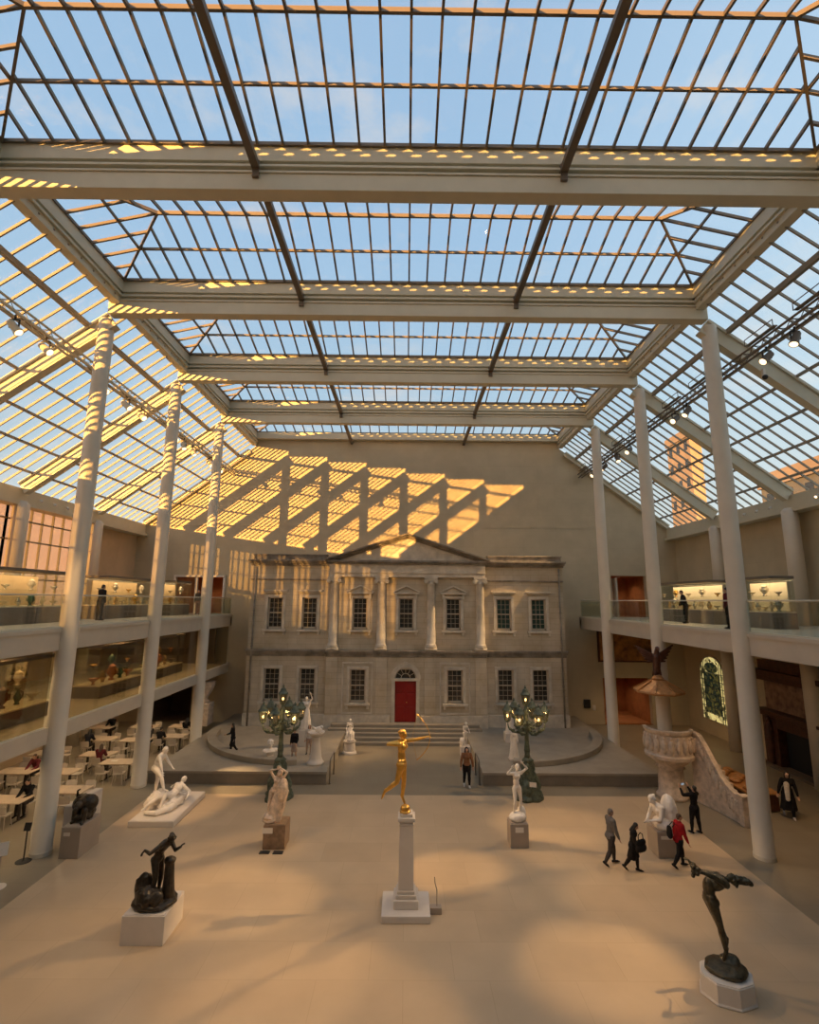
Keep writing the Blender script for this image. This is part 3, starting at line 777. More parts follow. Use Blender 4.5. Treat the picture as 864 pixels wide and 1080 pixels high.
# windows
def window(x, z0, z1, w, y, hood, pane, sill=True):
    f = MB()
    # stone architrave
    t = .17
    f.box(x - w / 2 - t, x - w / 2, y - .07, y + .2, z0, z1 + t); f.box(x + w / 2, x + w / 2 + t, y - .07, y + .2, z0, z1 + t); f.box(x - w / 2, x + w / 2, y - .07, y + .2, z1, z1 + t)
    f.box(x - w / 2 - .27, x + w / 2 + .27, y - .16, y + .1, z0 - .16, z0 - .02)
    for s in (-1, 1): f.box(x + s * (w / 2 + .14) - .07, x + s * (w / 2 + .14) + .07, y - .11, y + .05, z0 - .36, z0 - .16)
    if hood == 'flat':
        f.box(x - w / 2 - .24, x + w / 2 + .24, y - .1, y + .1, z1 + t + .12, z1 + t + .22); f.box(x - w / 2 - .31, x + w / 2 + .31, y - .2, y + .1, z1 + t + .22, z1 + t + .32)
    if hood == 'pediment':
        zz = z1 + t + .1
        f.box(x - w / 2 - .34, x + w / 2 + .34, y - .2, y + .1, zz, zz + .1)
        f.prism([(x - w / 2 - .26, zz + .1), (x + w / 2 + .26, zz + .1), (x, zz + .42)], 'y', y - .05, y + .1)
        for s in (-1, 1):
            f.bar((x + s * (w / 2 + .38), y - .05, zz + .12), (x, y - .05, zz + .52), .3, .09)
            f.box(x + s * (w / 2 + .16) - .07, x + s * (w / 2 + .16) + .07, y - .15, y + .05, zz - .32, zz)
    fr = f.build('window_surround', M_fac_trim, F, bevel=.008)
    f = MB(); ys = y + .14
    f.box(x - w / 2, x - w / 2 + .09, ys - .04, ys + .06, z0, z1); f.box(x + w / 2 - .09, x + w / 2, ys - .04, ys + .06, z0, z1)
    f.box(x - w / 2, x + w / 2, ys - .04, ys + .06, z0, z0 + .13); f.box(x - w / 2, x + w / 2, ys - .04, ys + .06, z1 - .06, z1); zm = (z0 + z1) / 2 + .02
    f.box(x - w / 2 + .09, x + w / 2 - .09, ys - .03, ys + .05, zm - .035, zm + .035)
    for q in (1, 2): xx = x - w / 2 + .09 + (w - .18) * q / 3; f.box(xx - .009, xx + .009, ys - .01, ys + .04, z0 + .1, z1 - .05)
    for q in (1, 2, 4, 5): zz = z0 + .1 + (z1 - z0 - .15) * q / 6; f.box(x - w / 2 + .08, x + w / 2 - .08, ys - .01, ys + .04, zz - .009, zz + .009)
    f.build('sash', M_sash, fr)
    MB().box(x - w / 2 + .05, x + w / 2 - .05, ys + .03, ys + .07, z0 + .05, z1 - .03).build('pane', pane, fr)
for i, x in enumerate(WU):
    pav = 2 <= i <= 4
    window(x, 6.36, 8.32, .96, .22 if pav else .30, 'pediment' if pav else 'flat', M_paneg if i > 4 else M_pane)
for i, x in enumerate(WL):
    pav = i in (2, 3)
    window(x, 1.98, 3.95, 1.0, 0.0 if pav else .30, None, M_pane)
# door, fanlight, arch
d = MB(); d.box(-.66, .66, .16, .24, .84, 3.28)
dd = d.build('door', M_red, F, bevel=.01)
d = MB()
for s in (-1, 1):
    for z0, z1 in ((.98, 1.75), (1.88, 2.5), (2.62, 3.15)):
        a, c = sorted((s * .08, s * .56)); d.box(a, c, .13, .17, z0, z1)
d.build('door_panel', M_red, dd, bevel=.02)
d = MB(); d.ell((.07, .1, 2.0), .035, .035, .035); d.build('knob', M_gold, dd, smooth=True)
d = MB()
d.box(-.86, -.66, -.06, .3, .82, 3.35); d.box(.66, .86, -.06, .3, .82, 3.35); d.box(-.9, .9, -.08, .3, 3.28, 3.42)
def arc(b, r0, r1, y0, y1, zc, n=20):
    b.rings([[V((r * math.cos(PI * q / n), y, zc + r * math.sin(PI * q / n))) for r, y in ((r0, y0), (r1, y0), (r1, y1), (r0, y1))] for q in range(n + 1)])
arc(d, .68, .84, -.06, .3, 3.40); arc(d, .84, .95, -.02, .2, 3.40)
d.box(-.11, .11, -.12, .1, 4.05, 4.42)
d.build('door_surround', M_fac_trim, F)
d = MB(); d.prism([(.66 * math.cos(PI * q / 20), 3.42 + .66 * math.sin(PI * q / 20)) for q in range(21)], 'y', .2, .24); fl = d.build('fanlight', M_pane, F)
d = MB(); arc(d, .60, .68, .14, .2, 3.42); arc(d, .26, .30, .14, .2, 3.42)
for q in range(1, 6): a = PI * q / 6; d.bar((.27 * math.cos(a), .17, 3.42 + .27 * math.sin(a)), (.64 * math.cos(a), .17, 3.42 + .64 * math.sin(a)), .03, .03, up=(0, 1, 0))
d.build('fanlight_bar', M_sash, fl)
b = MB(); b.box(-4.5, 4.5, -.35, 0, .66, .84); b.build('door_step', M_plat, F, bevel=.01)
# downpipes
for x in (-9.72, 9.86):
    b = MB(); b.tube([(x, .2, 10.3), (x, .2, 0.3)], .055, 10)
    for z in (9.9, 7.5, 5.3, 3.0, 1.0): b.lathe([(.075, z - .04), (.075, z + .04)], (x, .2, 0), 10)
    b.build('downpipe', M_fac_dark, F, smooth=True)
# things fixed on the back wall either side
b = MB(); b.box(12.2, 12.62, YB - .14, YB, 1.08, 1.62); o = b.build('wall_box', M_black, bevel=.01); tag(o, 'small dark box fixed on the end wall right of the marble facade', 'wall box')
b = MB(); b.box(12.8, 13.0, YB - .03, YB, .9, 1.25); tag(b.build('wall_label', M_label), 'pale text panel on the end wall beside the small dark box', 'label')
p = thing('framed_mural', 'large golden painted mural under the far end of the right balcony', 'painting', (15.3, YB, 4.1))
b = MB(); b.box(-1.95, 1.95, -.09, 0, 0, 2.2); b.build('frame', M_wood, p)
m_mur = mat('mural_paint', (0.50, 0.22, 0.05), 0.6, col2=(0.10, 0.04, 0.015), scale=1.6)
MB().box(-1.82, 1.82, -.11, -.085, .12, 2.08).build('canvas', m_mur, p)
# ------------------------------------------------------------------ sculpture
def statue(name, label, loc, rz, h, pose, m, female=False, voxel=.011, extra=None, hair='bun', cat='statue', group=None, k=1.0):
    t = thing(name, label, cat, loc, rz, group)
    J = joints(h, pose)
    b = MB(); full_body(b, J, h, female, k); put_hair(b, J, h, hair)
    if extra: extra(b, J, h)
    b.remesh('figure', m, t, voxel, 2)
    return t, J
def rock(b, c, rx, ry, rz_, seed=0.0, n=16, amp=.22):
    c = V(c); start = len(b.bm.verts); b.ell(c, rx, ry, rz_, n=n, m=max(10, n // 2))
    b.bm.verts.ensure_lookup_table()
    for v in b.bm.verts[start:]:
        d = v.co - c; v.co = c + d * (1 + amp * noise.noise(v.co * (1.6 / max(rx, ry)) + V((seed, seed, 0))) + amp * .5 * noise.noise(v.co * (5 / max(rx, ry)) + V((seed, 3, 0))))
def flatten(b, z):
    for v in b.bm.verts:
        if v.co.z < z: v.co.z = z
    return b
def block(name, label, x0, x1, y0, y1, z1, m, cat='plinth', z0=0, group=None, card=None, parts=True):
    cx, cy = (x0 + x1) / 2, (y0 + y1) / 2
    t = thing(name, label, cat, (cx, cy, z0), 0, group)
    w, d, h = x1 - x0, y1 - y0, z1 - z0
    b = MB(); b.box(-w / 2, w / 2, -d / 2, d / 2, 0.0, h); b.build('body', m, t, bevel=.012)
    b = MB(); b.box(-w / 2 + .03, w / 2 - .03, -d / 2 + .03, d / 2 - .03, h, h + .015); b.build('top_slab', m, t)
    if card:
        x, z, cw, ch = card
        b = MB(); b.box(x - cw / 2, x + cw / 2, -d / 2 - .012, -d / 2 + .002, z - ch / 2, z + ch / 2); o = b.build('label_card', M_label, t); o['label'] = 'white label card'
    return t
# gilded archer on its tall pillar
p = thing('pillar_pedestal', 'tall square stone pillar pedestal on a wide slab in the middle of the court', 'pedestal', (.06, 15.02, 0))
MB().box(-.64, .64, -.6, .55, 0, .17).build('base_slab', M_ped, p, bevel=.015)
b = MB(); b.box(-.33, .33, -.33, .33, .17, .38); b.box(-.27, .27, -.27, .27, .38, .48); b.box(-.235, .235, -.235, .235, .48, .56); b.build('stepped_foot', M_ped, p, bevel=.015)
b = MB(); b.rings([[V((a * w, c * w, z)) for a, c in ((-1, -1), (1, -1), (1, 1), (-1, 1))] for w, z in ((.205, .56), (.20, 1.4), (.185, 2.14))]); b.build('shaft', M_ped, p, bevel=.01)
b = MB(); b.box(-.205, .205, -.205, .205, 2.14, 2.18); b.box(-.19, .19, -.19, .19, 2.18, 2.24); b.box(-.235, .235, -.235, .235, 2.24, 2.34); b.box(-.17, .17, -.17, .17, 2.34, 2.42); b.build('capital', M_ped, p, bevel=.012)
DP = dict(spine=(-4, 0), chest=(2, 0), shx=(1, -.15, 0), neck=(8, 0), la=(-.12, .95, .16), lf=(.05, .97, .30), ra=(.35, -.86, .05), rf=(-.45, .82, .22),
          lt=(4, -2), ls=(-6, 0), lfoot=(0, .42, -.9), rt=(-14, 3), rs=(-52, 2), rfoot=(0, -.4, -.9))
d, J = statue('gilded_archer_statue', 'gilded bronze nude archer drawing a bow on top of the tall pillar', (.02, 15.0, 2.58), -PI / 2 - .25, 1.86, DP, M_gold, True, .009, k=1.1)
# shift so that the standing toe is above the ball
off = J['ltoe']
for c in d.children: c.location = (-off.x, -off.y, 0)
b = MB(); b.ell((0, 0, -.055), .13, .13, .10, n=20, m=12); b.lathe([(.15, -.155), (.15, -.12), (.1, -.1)], (0, 0, 0), 20); b.build('ball_base', M_gold, d, smooth=True)
hx = J['lwri'] - off + J['lhd'] * .1
b = MB(); pts = [hx + V((0, .06 - .30 * (q / 8) ** 2, q * .068)) for q in range(-9, 10)]; b.tube(pts, .011, 6); b.tube([pts[0], hx + V((0, -.45, -.02)), pts[-1]], .003, 4); b.build('bow', M_gold, d, smooth=True)
t = thing('sign_stand', 'small low metal sign block with a bent rod beside the pillar pedestal', 'sign', (.86, 14.9, 0))
b = MB(); b.box(-.15, .15, -.10, .10, 0, .16); b.build('block', M_pedg, t, bevel=.01); b = MB(); b.tube([(.03, 0, .16), (.03, 0, .55), (-.02, 0, .72), (-.03, 0, .86)], .012, 6); b.build('rod', M_pedg, t)

# two wrestling marble figures
block('marble_group_plinth', 'low wide pale stone plinth under the two struggling marble figures', -10.05, -8.4, 19.78, 22.7, .2, M_ped)
t = thing('marble_group', 'white marble group of a standing nude man bending over a fallen one', 'statue', (-9.35, 21.2, .2))
h = 1.86; b = MB()
J = joints(h, dict(spine=(14, 4), chest=(30, 8), neck=(36, -4), lt=(-4, -10), ls=(-10, -4), rt=(58, 16), rs=(26, 10), la=(24, -16), lf=(46, 4), ra=(36, 26), rf=(30, 16), twist=8), ground=False)
z0 = J['lheel'].z - .03
full_body(b, J, h, False, 1.25); put_hair(b, J, h, 'short')
b.bm.transform(Matrix.Translation(V((-.44, -.10, .46 - z0))) @ Matrix.Rotation(-PI / 2 - .15, 4, 'Z'))
for q in range(5): rock(b, (-.44 + .12 * (q % 2), -.35 + .17 * q, .16 + .05 * (q % 3)), .22, .24, .28, 2 + q, 20, .3)
flatten(b, .005); b.remesh('standing_man', M_white, t, .012, 2)
f = MB(); h = 1.85
J = joints(h, dict(spine=(-74, 8), chest=(-60, 4), neck=(-35, 0), lt=(118, -12), ls=(30, -6), rt=(92, 14), rs=(70, 8), la=(-30, -45), lf=(60, -30), ra=(-70, 50), rf=(-20, 60)), ground=False)
full_body(f, J, h, False, 1.28); put_hair(f, J, h, 'short'); f.bm.transform(Matrix.Translation(V((.20, -.12, .42))) @ Matrix.Rotation(PI - .45, 4, 'Z'))
for q in range(7): rock(f, (.18 + .14 * (q % 2), -.5 + .24 * q, .12 + .04 * (q % 3)), .26, .24, .22, 9 + q, 20, .3)
f.tube([(-.35, -.9, .1), (.1, -1.0, .12), (.42, -.6, .14), (.5, .1, .2), (.45, .7, .2)], [.07, .10, .12, .12, .08], 10)
flatten(f, .005); f.remesh('fallen_man', M_white, t, .012, 2)

# dark bronze boy on rock
block('white_box_plinth', 'plain white square plinth carrying the dark bronze youth', -6.8, -5.76, 13.54, 14.62, .64, M_ped)
def ex(b, J, h):
    rock(b, (0, 0, -.06), .48, .58, .14, 1, 20, .12); rock(b, (.06, -.30, .16), .20, .24, .36, 5); rock(b, (.24, -.02, .1), .24, .3, .26, 8)
    b.tube([(-.1, .32, -.05), (-.08, .33, .45), (-.1, .30, .84)], [.17, .13, .11], 12); rock(b, (-.1, .30, .84), .13, .14, .1, 3); rock(b, (.2, .2, .1), .18, .22, .22, 13)
statue('bronze_youth', 'dark bronze youth stooping over a rock with one arm held out, on a white plinth', (-6.28, 14.05, .79), -PI / 2 - .35, 1.62,
       dict(spine=(14, 0), chest=(38, 0), neck=(56, 0), lt=(4, -7), ls=(-10, -3), rt=(14, 6), rs=(-14, 3), la=(.1, .62, -.6), lf=(.15, .80, .50), lh=(.1, .6, .75), ra=(.75, -.35, -.35), rf=(-.2, -.75, .05), rh=(.1, -.6, -.7)), M_bronze, False, .010, ex, 'curly', k=1.2)
# arching bronze dancer
t = thing('octagonal_plinth', 'white eight sided plinth under the arching bronze dancer', 'plinth', (6.93, 12.16, 0))
b = MB()
oct_ = lambda r, z: [V((r * 1.12 * math.cos(PI / 8 + k * PI / 4 + .35), r * .98 * math.sin(PI / 8 + k * PI / 4 + .35), z)) for k in range(8)]
b.rings([oct_(.52, 0), oct_(.52, .03), oct_(.50, .05), oct_(.49, .38)]); b.build('body', M_ped, t, bevel=.012)
b = MB(); b.rings([oct_(.475, .38), oct_(.47, .40)]); b.build('top_slab', M_ped, t)
def ex(b, J, h):
    o_ = (J['ltoe'] + J['lheel']) / 2
    rock(b, (o_.x, o_.y, -.10), .38, .42, .13, 3, 20, .12); rock(b, (o_.x + .08, o_.y - .12, 0.0), .18, .2, .12, 7)
    for k in range(8): b.ell(J['lwri'] + J['lhd'] * .14 + V((.05 * math.cos(k * 2), .05 * math.sin(k * 2), -.03 * k + .08)), .045, .045, .045)
    pts = [J['lwri'] + J['lhd'] * .12, (J['lwri'] + J['rwri']) / 2 + V((0, .05, -.16)), J['rwri'] + J['rhd'] * .1]; b.tube(pts, .018, 6)
    B = head_basis(J); c = J['head']
    b.cap(c + J['nk'] * .06 * h, c + J['nk'] * .13 * h + V((0, -.03, -.04)), .045 * h, .03 * h); b.ell(c + J['nk'] * .17 * h + V((0, -.04, -.05)), .04 * h, .03 * h, .03 * h)
    for k in range(9): b.ell(c + J['nk'] * (.05 + .012 * k) * h + V((.03 * math.sin(k * 2.2), -.02, .03 * math.cos(k * 2.2))), .03 * h, .03 * h, .026 * h)
d, J = statue('bronze_dancer', 'slender dark bronze dancer arching far backwards on tiptoe, arms flung out, lower right', (6.95, 12.2, .55), PI / 2 - .1, 1.92,
       dict(spine=(2, 0), chest=(-58, 0), neck=(-92, 0), lt=(-14, -3), ls=(-9, -1), lfoot=(0, .35, -.94), rt=(-20, 3), rs=(-22, 1), rfoot=(0, .2, -.98),
            la=(-.18, .84, .50), lf=(-.1, .92, .36), ra=(.25, .85, .05), rf=(-.15, .72, .66)), M_bronze2, True, .010, ex, 'curly', k=1.15)
off = (J['ltoe'] * .7 + J['lheel'] * .3)
for c in d.children: c.location = (-off.x, -off.y, 0)
# slanting marble woman
block('brown_marble_plinth', 'brown marble plinth with two label panels under the slanting marble figure', -4.72, -3.98, 18.22, 18.95, .74, M_pedb, card=(-.22, .58, .34, .17))
b = MB(); b.box(-4.75, -4.42, 17.93, 18.13, 0, .02); tag(b.build('floor_label', M_black), 'left of two small dark floor labels before the brown marble plinth', 'label', 'floor labels')
b = MB(); b.box(-4.30, -3.98, 17.93, 18.13, 0, .02); tag(b.build('floor_label', M_black), 'right of two small dark floor labels before the brown marble plinth', 'label', 'floor labels')
def ex(b, J, h):
    rings = []
    for i in range(9):
        t_ = i / 8; r = .30 - .07 * t_
        rings.append([V((.30 * t_ * (-1) + r * (1 + .10 * math.sin(7 * 2 * PI * k / 28 + 3 * t_)) * math.cos(2 * PI * k / 28), .78 * r * (1 + .10 * math.sin(7 * 2 * PI * k / 28 + 3 * t_)) * math.sin(2 * PI * k / 28), -.02 + .98 * t_)) for k in range(28)])
    b.rings(rings); rock(b, (0.03, 0, .08), .33, .32, .20, 4); rock(b, (-.34, .06, 1.0), .2, .17, .4, 6)
statue('slanting_marble_figure', 'veined white marble woman leaning to one side with arms folded over her head', (-4.52, 18.6, .76), PI - .2, 1.66,
       dict(spine=(2, -24), chest=(4, -18), neck=(16, -20), lt=(6, -8), ls=(-6, -4), rt=(10, 6), rs=(-10, 3), la=(-.55, .2, .75), lf=(.70, .15, .45), ra=(.4, .25, .8), rf=(-.85, .1, .25)), M_marble2, True, .012, ex, 'long')
# standing white nude
block('grey_box_plinth', 'grey square plinth with white label under the standing white marble nude', 3.60, 4.22, 18.42, 19.0, .74, M_pedg, card=(0, .56, .28, .16))
def ex(b, J, h): rock(b, (0, 0, -.05), .30, .27, .17, 2, 16, .15); rock(b, (-.18, -.1, .05), .15, .16, .22, 5)
statue('marble_nude_statue', 'white marble nude woman with raised arms on a grey plinth right of centre', (3.92, 18.72, .90), PI + .15, 1.62,
       dict(spine=(0, 5), chest=(-4, -5), neck=(10, -8), lt=(2, -7), ls=(-4, 5), rt=(12, 3), rs=(-14, 3), la=(-.62, .25, .55), lf=(.62, .2, .65), ra=(.5, .35, .1), rf=(-.55, .15, .75)), M_white, True, .010, ex)
# statues before the steps and on the platforms
b = MB(); p = thing('drum_pedestal', 'round pale pedestal under the seated marble woman left of the steps', 'pedestal', (-3.02, 28.85, 0))
b.lathe([(.36, 0), (.36, .1), (.31, .14), (.30, .55), (.34, .6), (.34, .66), (0.02, .66)], (0, 0, 0), 24); b.build('drum', M_ped, p, smooth=False)
MB().lathe([(.39, 0), (.39, .06)], (0, 0, 0), 24).build('base_ring', M_ped, p)
def ex(b, J, h): rock(b, (0, -.05, .22), .26, .26, .26, 3); skirt(b, J, h, J['waist'].z, .02, .10, .26, 9, c=(0, .06, 0), amp=.08)
statue('seated_marble_woman', 'small white marble woman seated on the round pedestal left of the steps', (-3.02, 28.85, .67), PI - .1, 1.28,
       dict(spine=(4, 0), lt=(72, -8), ls=(0, -2), rt=(70, 8), rs=(8, 3), la=(20, -12), lf=(60, 12), ra=(16, 12), rf=(50, -12)), M_white, True, .012, ex)
block('cream_box_plinth', 'small cream plinth with a lit label under the marble child right of the steps', 2.98, 3.52, 28.35, 28.85, .48, M_ped, card=(.05, .3, .2, .12))
def ex(b, J, h): rock(b, (0.1, -.1, .15), .16, .16, .25, 3)
statue('marble_child_statue', 'small white marble child standing on the cream plinth right of the steps', (3.25, 28.6, .5), PI + .5, 1.2,
       dict(spine=(8, 4), chest=(14, 2), neck=(26, -6), lt=(4, -6), ls=(-8, 0), rt=(14, 5), rs=(-14, 2), la=(10, -25), lf=(60, 20), ra=(24, 16), rf=(80, -20)), M_white, False, .010, ex, 'curly')
def robe(b, J, h):
    skirt(b, J, h, J['waist'].z + .02 * h, .01, .09 * h, .19 * h, 9, c=(0, 0, 0), amp=.07)
    b.cap(J['lsh'], J['pel'], .05 * h, .07 * h); b.cap(J['rsh'], J['pel'] + V((.06 * h, 0, 0)), .04 * h, .06 * h)
block('octagon_pedestal', 'pale pedestal with label under the tall robed statue beside the right wing windows', 5.55, 6.25, 29.0, 29.7, 1.0, M_ped, z0=.54, card=(.1, .3, .3, .16))
statue('robed_marble_statue', 'tall white robed marble figure on a pedestal before the right wing of the facade', (5.88, 29.35, 1.02), PI, 1.45, dict(la=(15, -20), lf=(70, 20), ra=(0, 14), rf=(30, 5)), M_white, True, .012, robe)
block('round_foot_plinth', 'low pale plinth under the draped marble woman by the right lamp post', 5.12, 5.62, 25.82, 26.32, .62, M_ped, z0=.54)
statue('draped_marble_woman', 'white draped marble woman just behind the right green lamp post', (5.37, 26.07, .64), PI + .4, 1.33, dict(neck=(16, 10), la=(10, -8), lf=(80, 30), ra=(-4, 12), rf=(20, 4)), M_white, True, .011, robe)
t = thing('marble_bust', 'white marble head and shoulders with a wreath, left of the left lamp post', 'statue', (-6.5, 25.6, .54))
b = MB(); J = joints(1.9, dict(spine=(0, 0), neck=(10, 0))); put_torso(b, J, 1.9, 1.15); put_head(b, J, 1.9); put_hair(b, J, 1.9, 'curly')
b.bm.transform(Matrix.Translation(V((0, 0, -1.13))))
bmesh.ops.bisect_plane(b.bm, geom=b.bm.verts[:] + b.bm.edges[:] + b.bm.faces[:], plane_co=(0, 0, .42), plane_no=(0, 0, 1), clear_inner=True)
bmesh.ops.holes_fill(b.bm, edges=[e for e in b.bm.edges if e.is_boundary])
b.bm.transform(Matrix.Rotation(PI + .4, 4, 'Z') @ Matrix.Translation(V((0, 0, -.16))) @ Matrix.Scale(1.4, 4)); b.remesh('bust', M_white, t, .012, 2)
MB().lathe([(.30, 0), (.30, .05), (.2, .1), (.15, .3), (.2, .4), (.22, .46), (.01, .46)], (0, 0, 0), 20).build('socle', M_ped, t, smooth=False)
t = thing('fountain_basin', 'pale stone pedestal basin with a wide dish at the end of the left platform', 'fountain', (-4.25, 25.3, .54))
MB().lathe([(.40, 0), (.40, .08), (.33, .14), (.27, .3), (.20, .9), (.18, 1.12), (.22, 1.2)], (0, 0, 0), 28, mod=lambda a, z: 1 + .03 * math.sin(12 * a)).build('shaft', M_ped, t, smooth=True)
MB().lathe([(.18, 1.18), (.26, 1.24), (.38, 1.36), (.40, 1.42), (.35, 1.41), (.2, 1.34), (.01, 1.32)], (0, 0, 0), 32).build('dish', M_ped, t, smooth=True)
b = MB(); rock(b, (.1, .0, 1.52), .16, .13, .15, 2); rock(b, (.24, .0, 1.64), .07, .06, .07, 3); b.cap((-.04, 0, 1.55), (-.22, 0, 1.66), .06, .03); b.remesh('bird', M_white, t, .012, 2)
block('rear_pedestal', 'pale pedestal under the tall standing marble figure behind the left lamp post', -5.65, -5.05, 28.0, 28.6, 1.35, M_ped, z0=.54)
statue('tall_marble_statue', 'tall white marble figure with raised arm standing behind the left lamp post', (-5.35, 28.3, 1.37), PI, 1.6, dict(la=(-.5, .2, .7), lf=(.3, .2, .9), ra=(5, 14), rf=(30, 4)), M_white, True, .012, robe)
# bust on a plinth by the pulpit
block('pale_bust_plinth', 'grey and white box plinth with label under the marble bust in front of the pulpit', 8.28, 8.98, 17.78, 18.5, .78, M_pedg, card=(-.02, .62, .42, .10))
t = thing('marble_half_figure', 'large white marble half figure of a bowed woman before the pulpit stairs', 'statue', (8.63, 18.1, .8))
b = MB(); J = joints(2.1, dict(spine=(10, 6), chest=(16, 8), neck=(44, 10), la=(20, -8), lf=(80, 30), ra=(14, 14), rf=(70, -30))); put_torso(b, J, 2.1, 1.15, True); put_head(b, J, 2.1); put_hair(b, J, 2.1, 'bun')
for s_ in 'lr': put_arm(b, J, 2.1, s_, 1.2); put_hand(b, J, 2.1, s_)
z0 = J['pel'].z - .06
b.bm.transform(Matrix.Rotation(PI / 2 + .3, 4, 'Z') @ Matrix.Translation(V((0, -.05, -z0)))); rock(b, (0, 0, .12), .32, .34, .2, 6, 24, .12); rock(b, (.26, .03, .5), .24, .3, .52, 12, 28, .12); rock(b, (.22, .2, .3), .2, .2, .36, 15, 24, .15); b.remesh('half_figure', M_white, t, .014, 2)
# left: bronze animal on a box, pale wall block, sign posts
block('dark_bronze_plinth', 'pale box plinth with a small label, beside the nearest left column', -11.02, -10.40, 17.55, 18.65, .92, M_pedg, card=(-.12, .72, .2, .1))
t = thing('bronze_beast', 'dark green bronze crouching beast on the box plinth near the cafe tables', 'statue', (-10.72, 18.2, .935))
b = MB()
b.cap((-.16, .1, .42), (.16, -.05, .5), .30, .27); b.cap((.0, -.1, .55), (.06, -.38, .62), .17, .13); b.ell((.06, -.46, .58), .12, .16, .12); b.cap((.06, -.52, .56), (.06, -.62, .52), .07, .05)
for x, y in ((-.22, .12), (.2, .05), (-.12, -.3), (.18, -.32)): b.cap((x, y, .35), (x * 1.1, y - .05, .06), .10, .07); b.cap((x * 1.1, y - .05, .05), (x * 1.1, y - .15, .05), .06, .05)
for x in (-.02, .14): b.ell((x, -.42, .70), .04, .03, .05)
b.tube([(-.3, .2, .4), (-.42, .2, .6), (-.4, .15, .8), (-.30, .12, .86)], [.05, .04, .035, .03], 8); b.tube([(.2, -.3, .1), (.24, -.5, .0), (.24, -.52, -.28)], [.05, .045, .03], 8)
rock(b, (0, 0, .16), .30, .44, .16, 3, amp=.08); b.remesh('beast', M_bronze, t, .013, 2)
block('tall_wall_block', 'tall narrow pale wall block behind the bronze beast beside the nearest left column', -11.48, -11.2, 18.3, 20.0, 1.25, M_ped)
def signpost(label, loc, w, h_, m, group='sign posts', rz=0, square=False):
    t = thing('sign_post', label, 'sign', loc, rz, group)
    MB().lathe([(.22, 0), (.22, .02), (.05, .03), (.03, .05)], (0, 0, 0), 20).build('foot', M_black if m is M_black else M_ped, t)
    MB().tube([(0, 0, .03), (0, 0, h_)], .02, 8).build('post', M_black if m is M_black else M_pedg, t)
    b = MB(); b.cbox((0, 0, h_), w, .03, w * 1.15, Matrix.Rotation(-.25, 3, 'X')); b.build('panel', m, t)
signpost('dark metal sign post standing left of the nearest left column', (-12.0, 17.4, 0), .2, 1.0, M_black)
signpost('white card on a thin post at the lower left edge of the court', (-11.66, 15.95, 0), .30, 1.0, M_label, rz=.5)

# ------------------------------------------------------------------ green lamp posts
def lamp_post(label, loc, rz):
    t = thing('lamp_post', label, 'lamp post', loc, rz, 'green candelabra lamp posts')
    b = MB()
    md = lambda a, z: 1 + .10 * math.cos(3 * a) + .05 * math.sin(7 * a + z * 4)
    b.lathe([(.56, 0), (.56, .1), (.48, .16), (.50, .3), (.36, .5), (.42, .68), (.31, .82), (.36, .95), (.24, 1.1), (.29, 1.25), (.18, 1.42), (.25, 1.5), (.13, 1.62)], (0, 0, 0), 36, mod=md)
    for k in range(3):
        a = k * 2 * PI / 3 + .5
        rock(b, (.36 * math.cos(a), .36 * math.sin(a), .45), .2, .2, .38, k); rock(b, (.44 * math.cos(a), .44 * math.sin(a), .12), .2, .2, .12, k + 5); rock(b, (.2 * math.cos(a), .22 * math.sin(a), 1.2), .12, .12, .25, k + 8)
    base = b.build('base', M_verd, t, smooth=True)
    b = MB(); b.lathe([(.13, 1.58), (.10, 1.75), (.12, 1.9), (.09, 2.2), (.085, 2.6), (.14, 2.68), (.20, 2.74), (.14, 2.86), (.10, 3.0), (.08, 3.4), (.13, 3.5), (.07, 3.6), (.05, 3.72)], (0, 0, 0), 20, mod=lambda a, z: 1 + .06 * math.cos(8 * a)); b.build('stem', M_verd, t, smooth=True)
    b = MB(); b.box(-.16 + .28, .12 + .28, -.50, -.485, .62, .80); b.build('label_card', M_label, t)
    def lantern(parent, c, sc, lit):
        x, y, z = c
        f = MB()
        for k in range(6):
            a = k * PI / 3; f.bar((x + .10 * sc * math.cos(a), y + .10 * sc * math.sin(a), z), (x + .15 * sc * math.cos(a), y + .15 * sc * math.sin(a), z + .32 * sc), .018, .018)
        f.lathe([(.02, -.10), (.06, -.07), (.115, -.02), (.115, .02)], (x, y, z), 12)
        f.lathe([(.17 * sc, .31 * sc), (.18 * sc, .35 * sc), (.12 * sc, .42 * sc), (.09 * sc, .50 * sc), (.03 * sc, .55 * sc), (.045 * sc, .59 * sc), (.01, .66 * sc)], (x, y, z), 12)
        o = f.build('lantern', M_verd, parent, smooth=False)
        MB().lathe([(.095 * sc, .02), (.14 * sc, .31 * sc)], (x, y, z), 6).build('lantern_glass', M_lglass, o)
        if lit: MB().ell((x, y, z + .15 * sc), .035, .035, .06, n=10).build('bulb', M_bulb, o, smooth=True)
    for k in range(6):
        a = k * PI / 3 + .3; r = .80
        am = MB(); P = lambda rr, z: V((rr * math.cos(a), rr * math.sin(a), z))
        am.tube([P(.10, 2.72), P(.34, 2.60), P(.60, 2.64), P(.76, 2.80), P(.80, 2.98)], [.05, .045, .04, .035, .03], 8)
        am.tube([P(.12, 3.1), P(.22, 3.0), P(.34, 3.06), P(.36, 2.92), P(.26, 2.86)], .028, 6)
        for q, (rr, z) in enumerate(((.36, 2.64), (.56, 2.70), (.2, 3.02), (.68, 2.74), (.46, 2.9))): rock(am, P(rr, z), .075, .075, .06, q + k)
        o = am.build('arm', M_verd, t, smooth=True)
        lantern(o, P(.80, 3.10), 1.25, k in (3, 5))
    lantern(t, (0, 0, 3.78), 1.2, True)
    return t
lamp_post('green candelabra lamp post with lit lanterns before the left platform', (-5.30, 22.6, 0), .1)
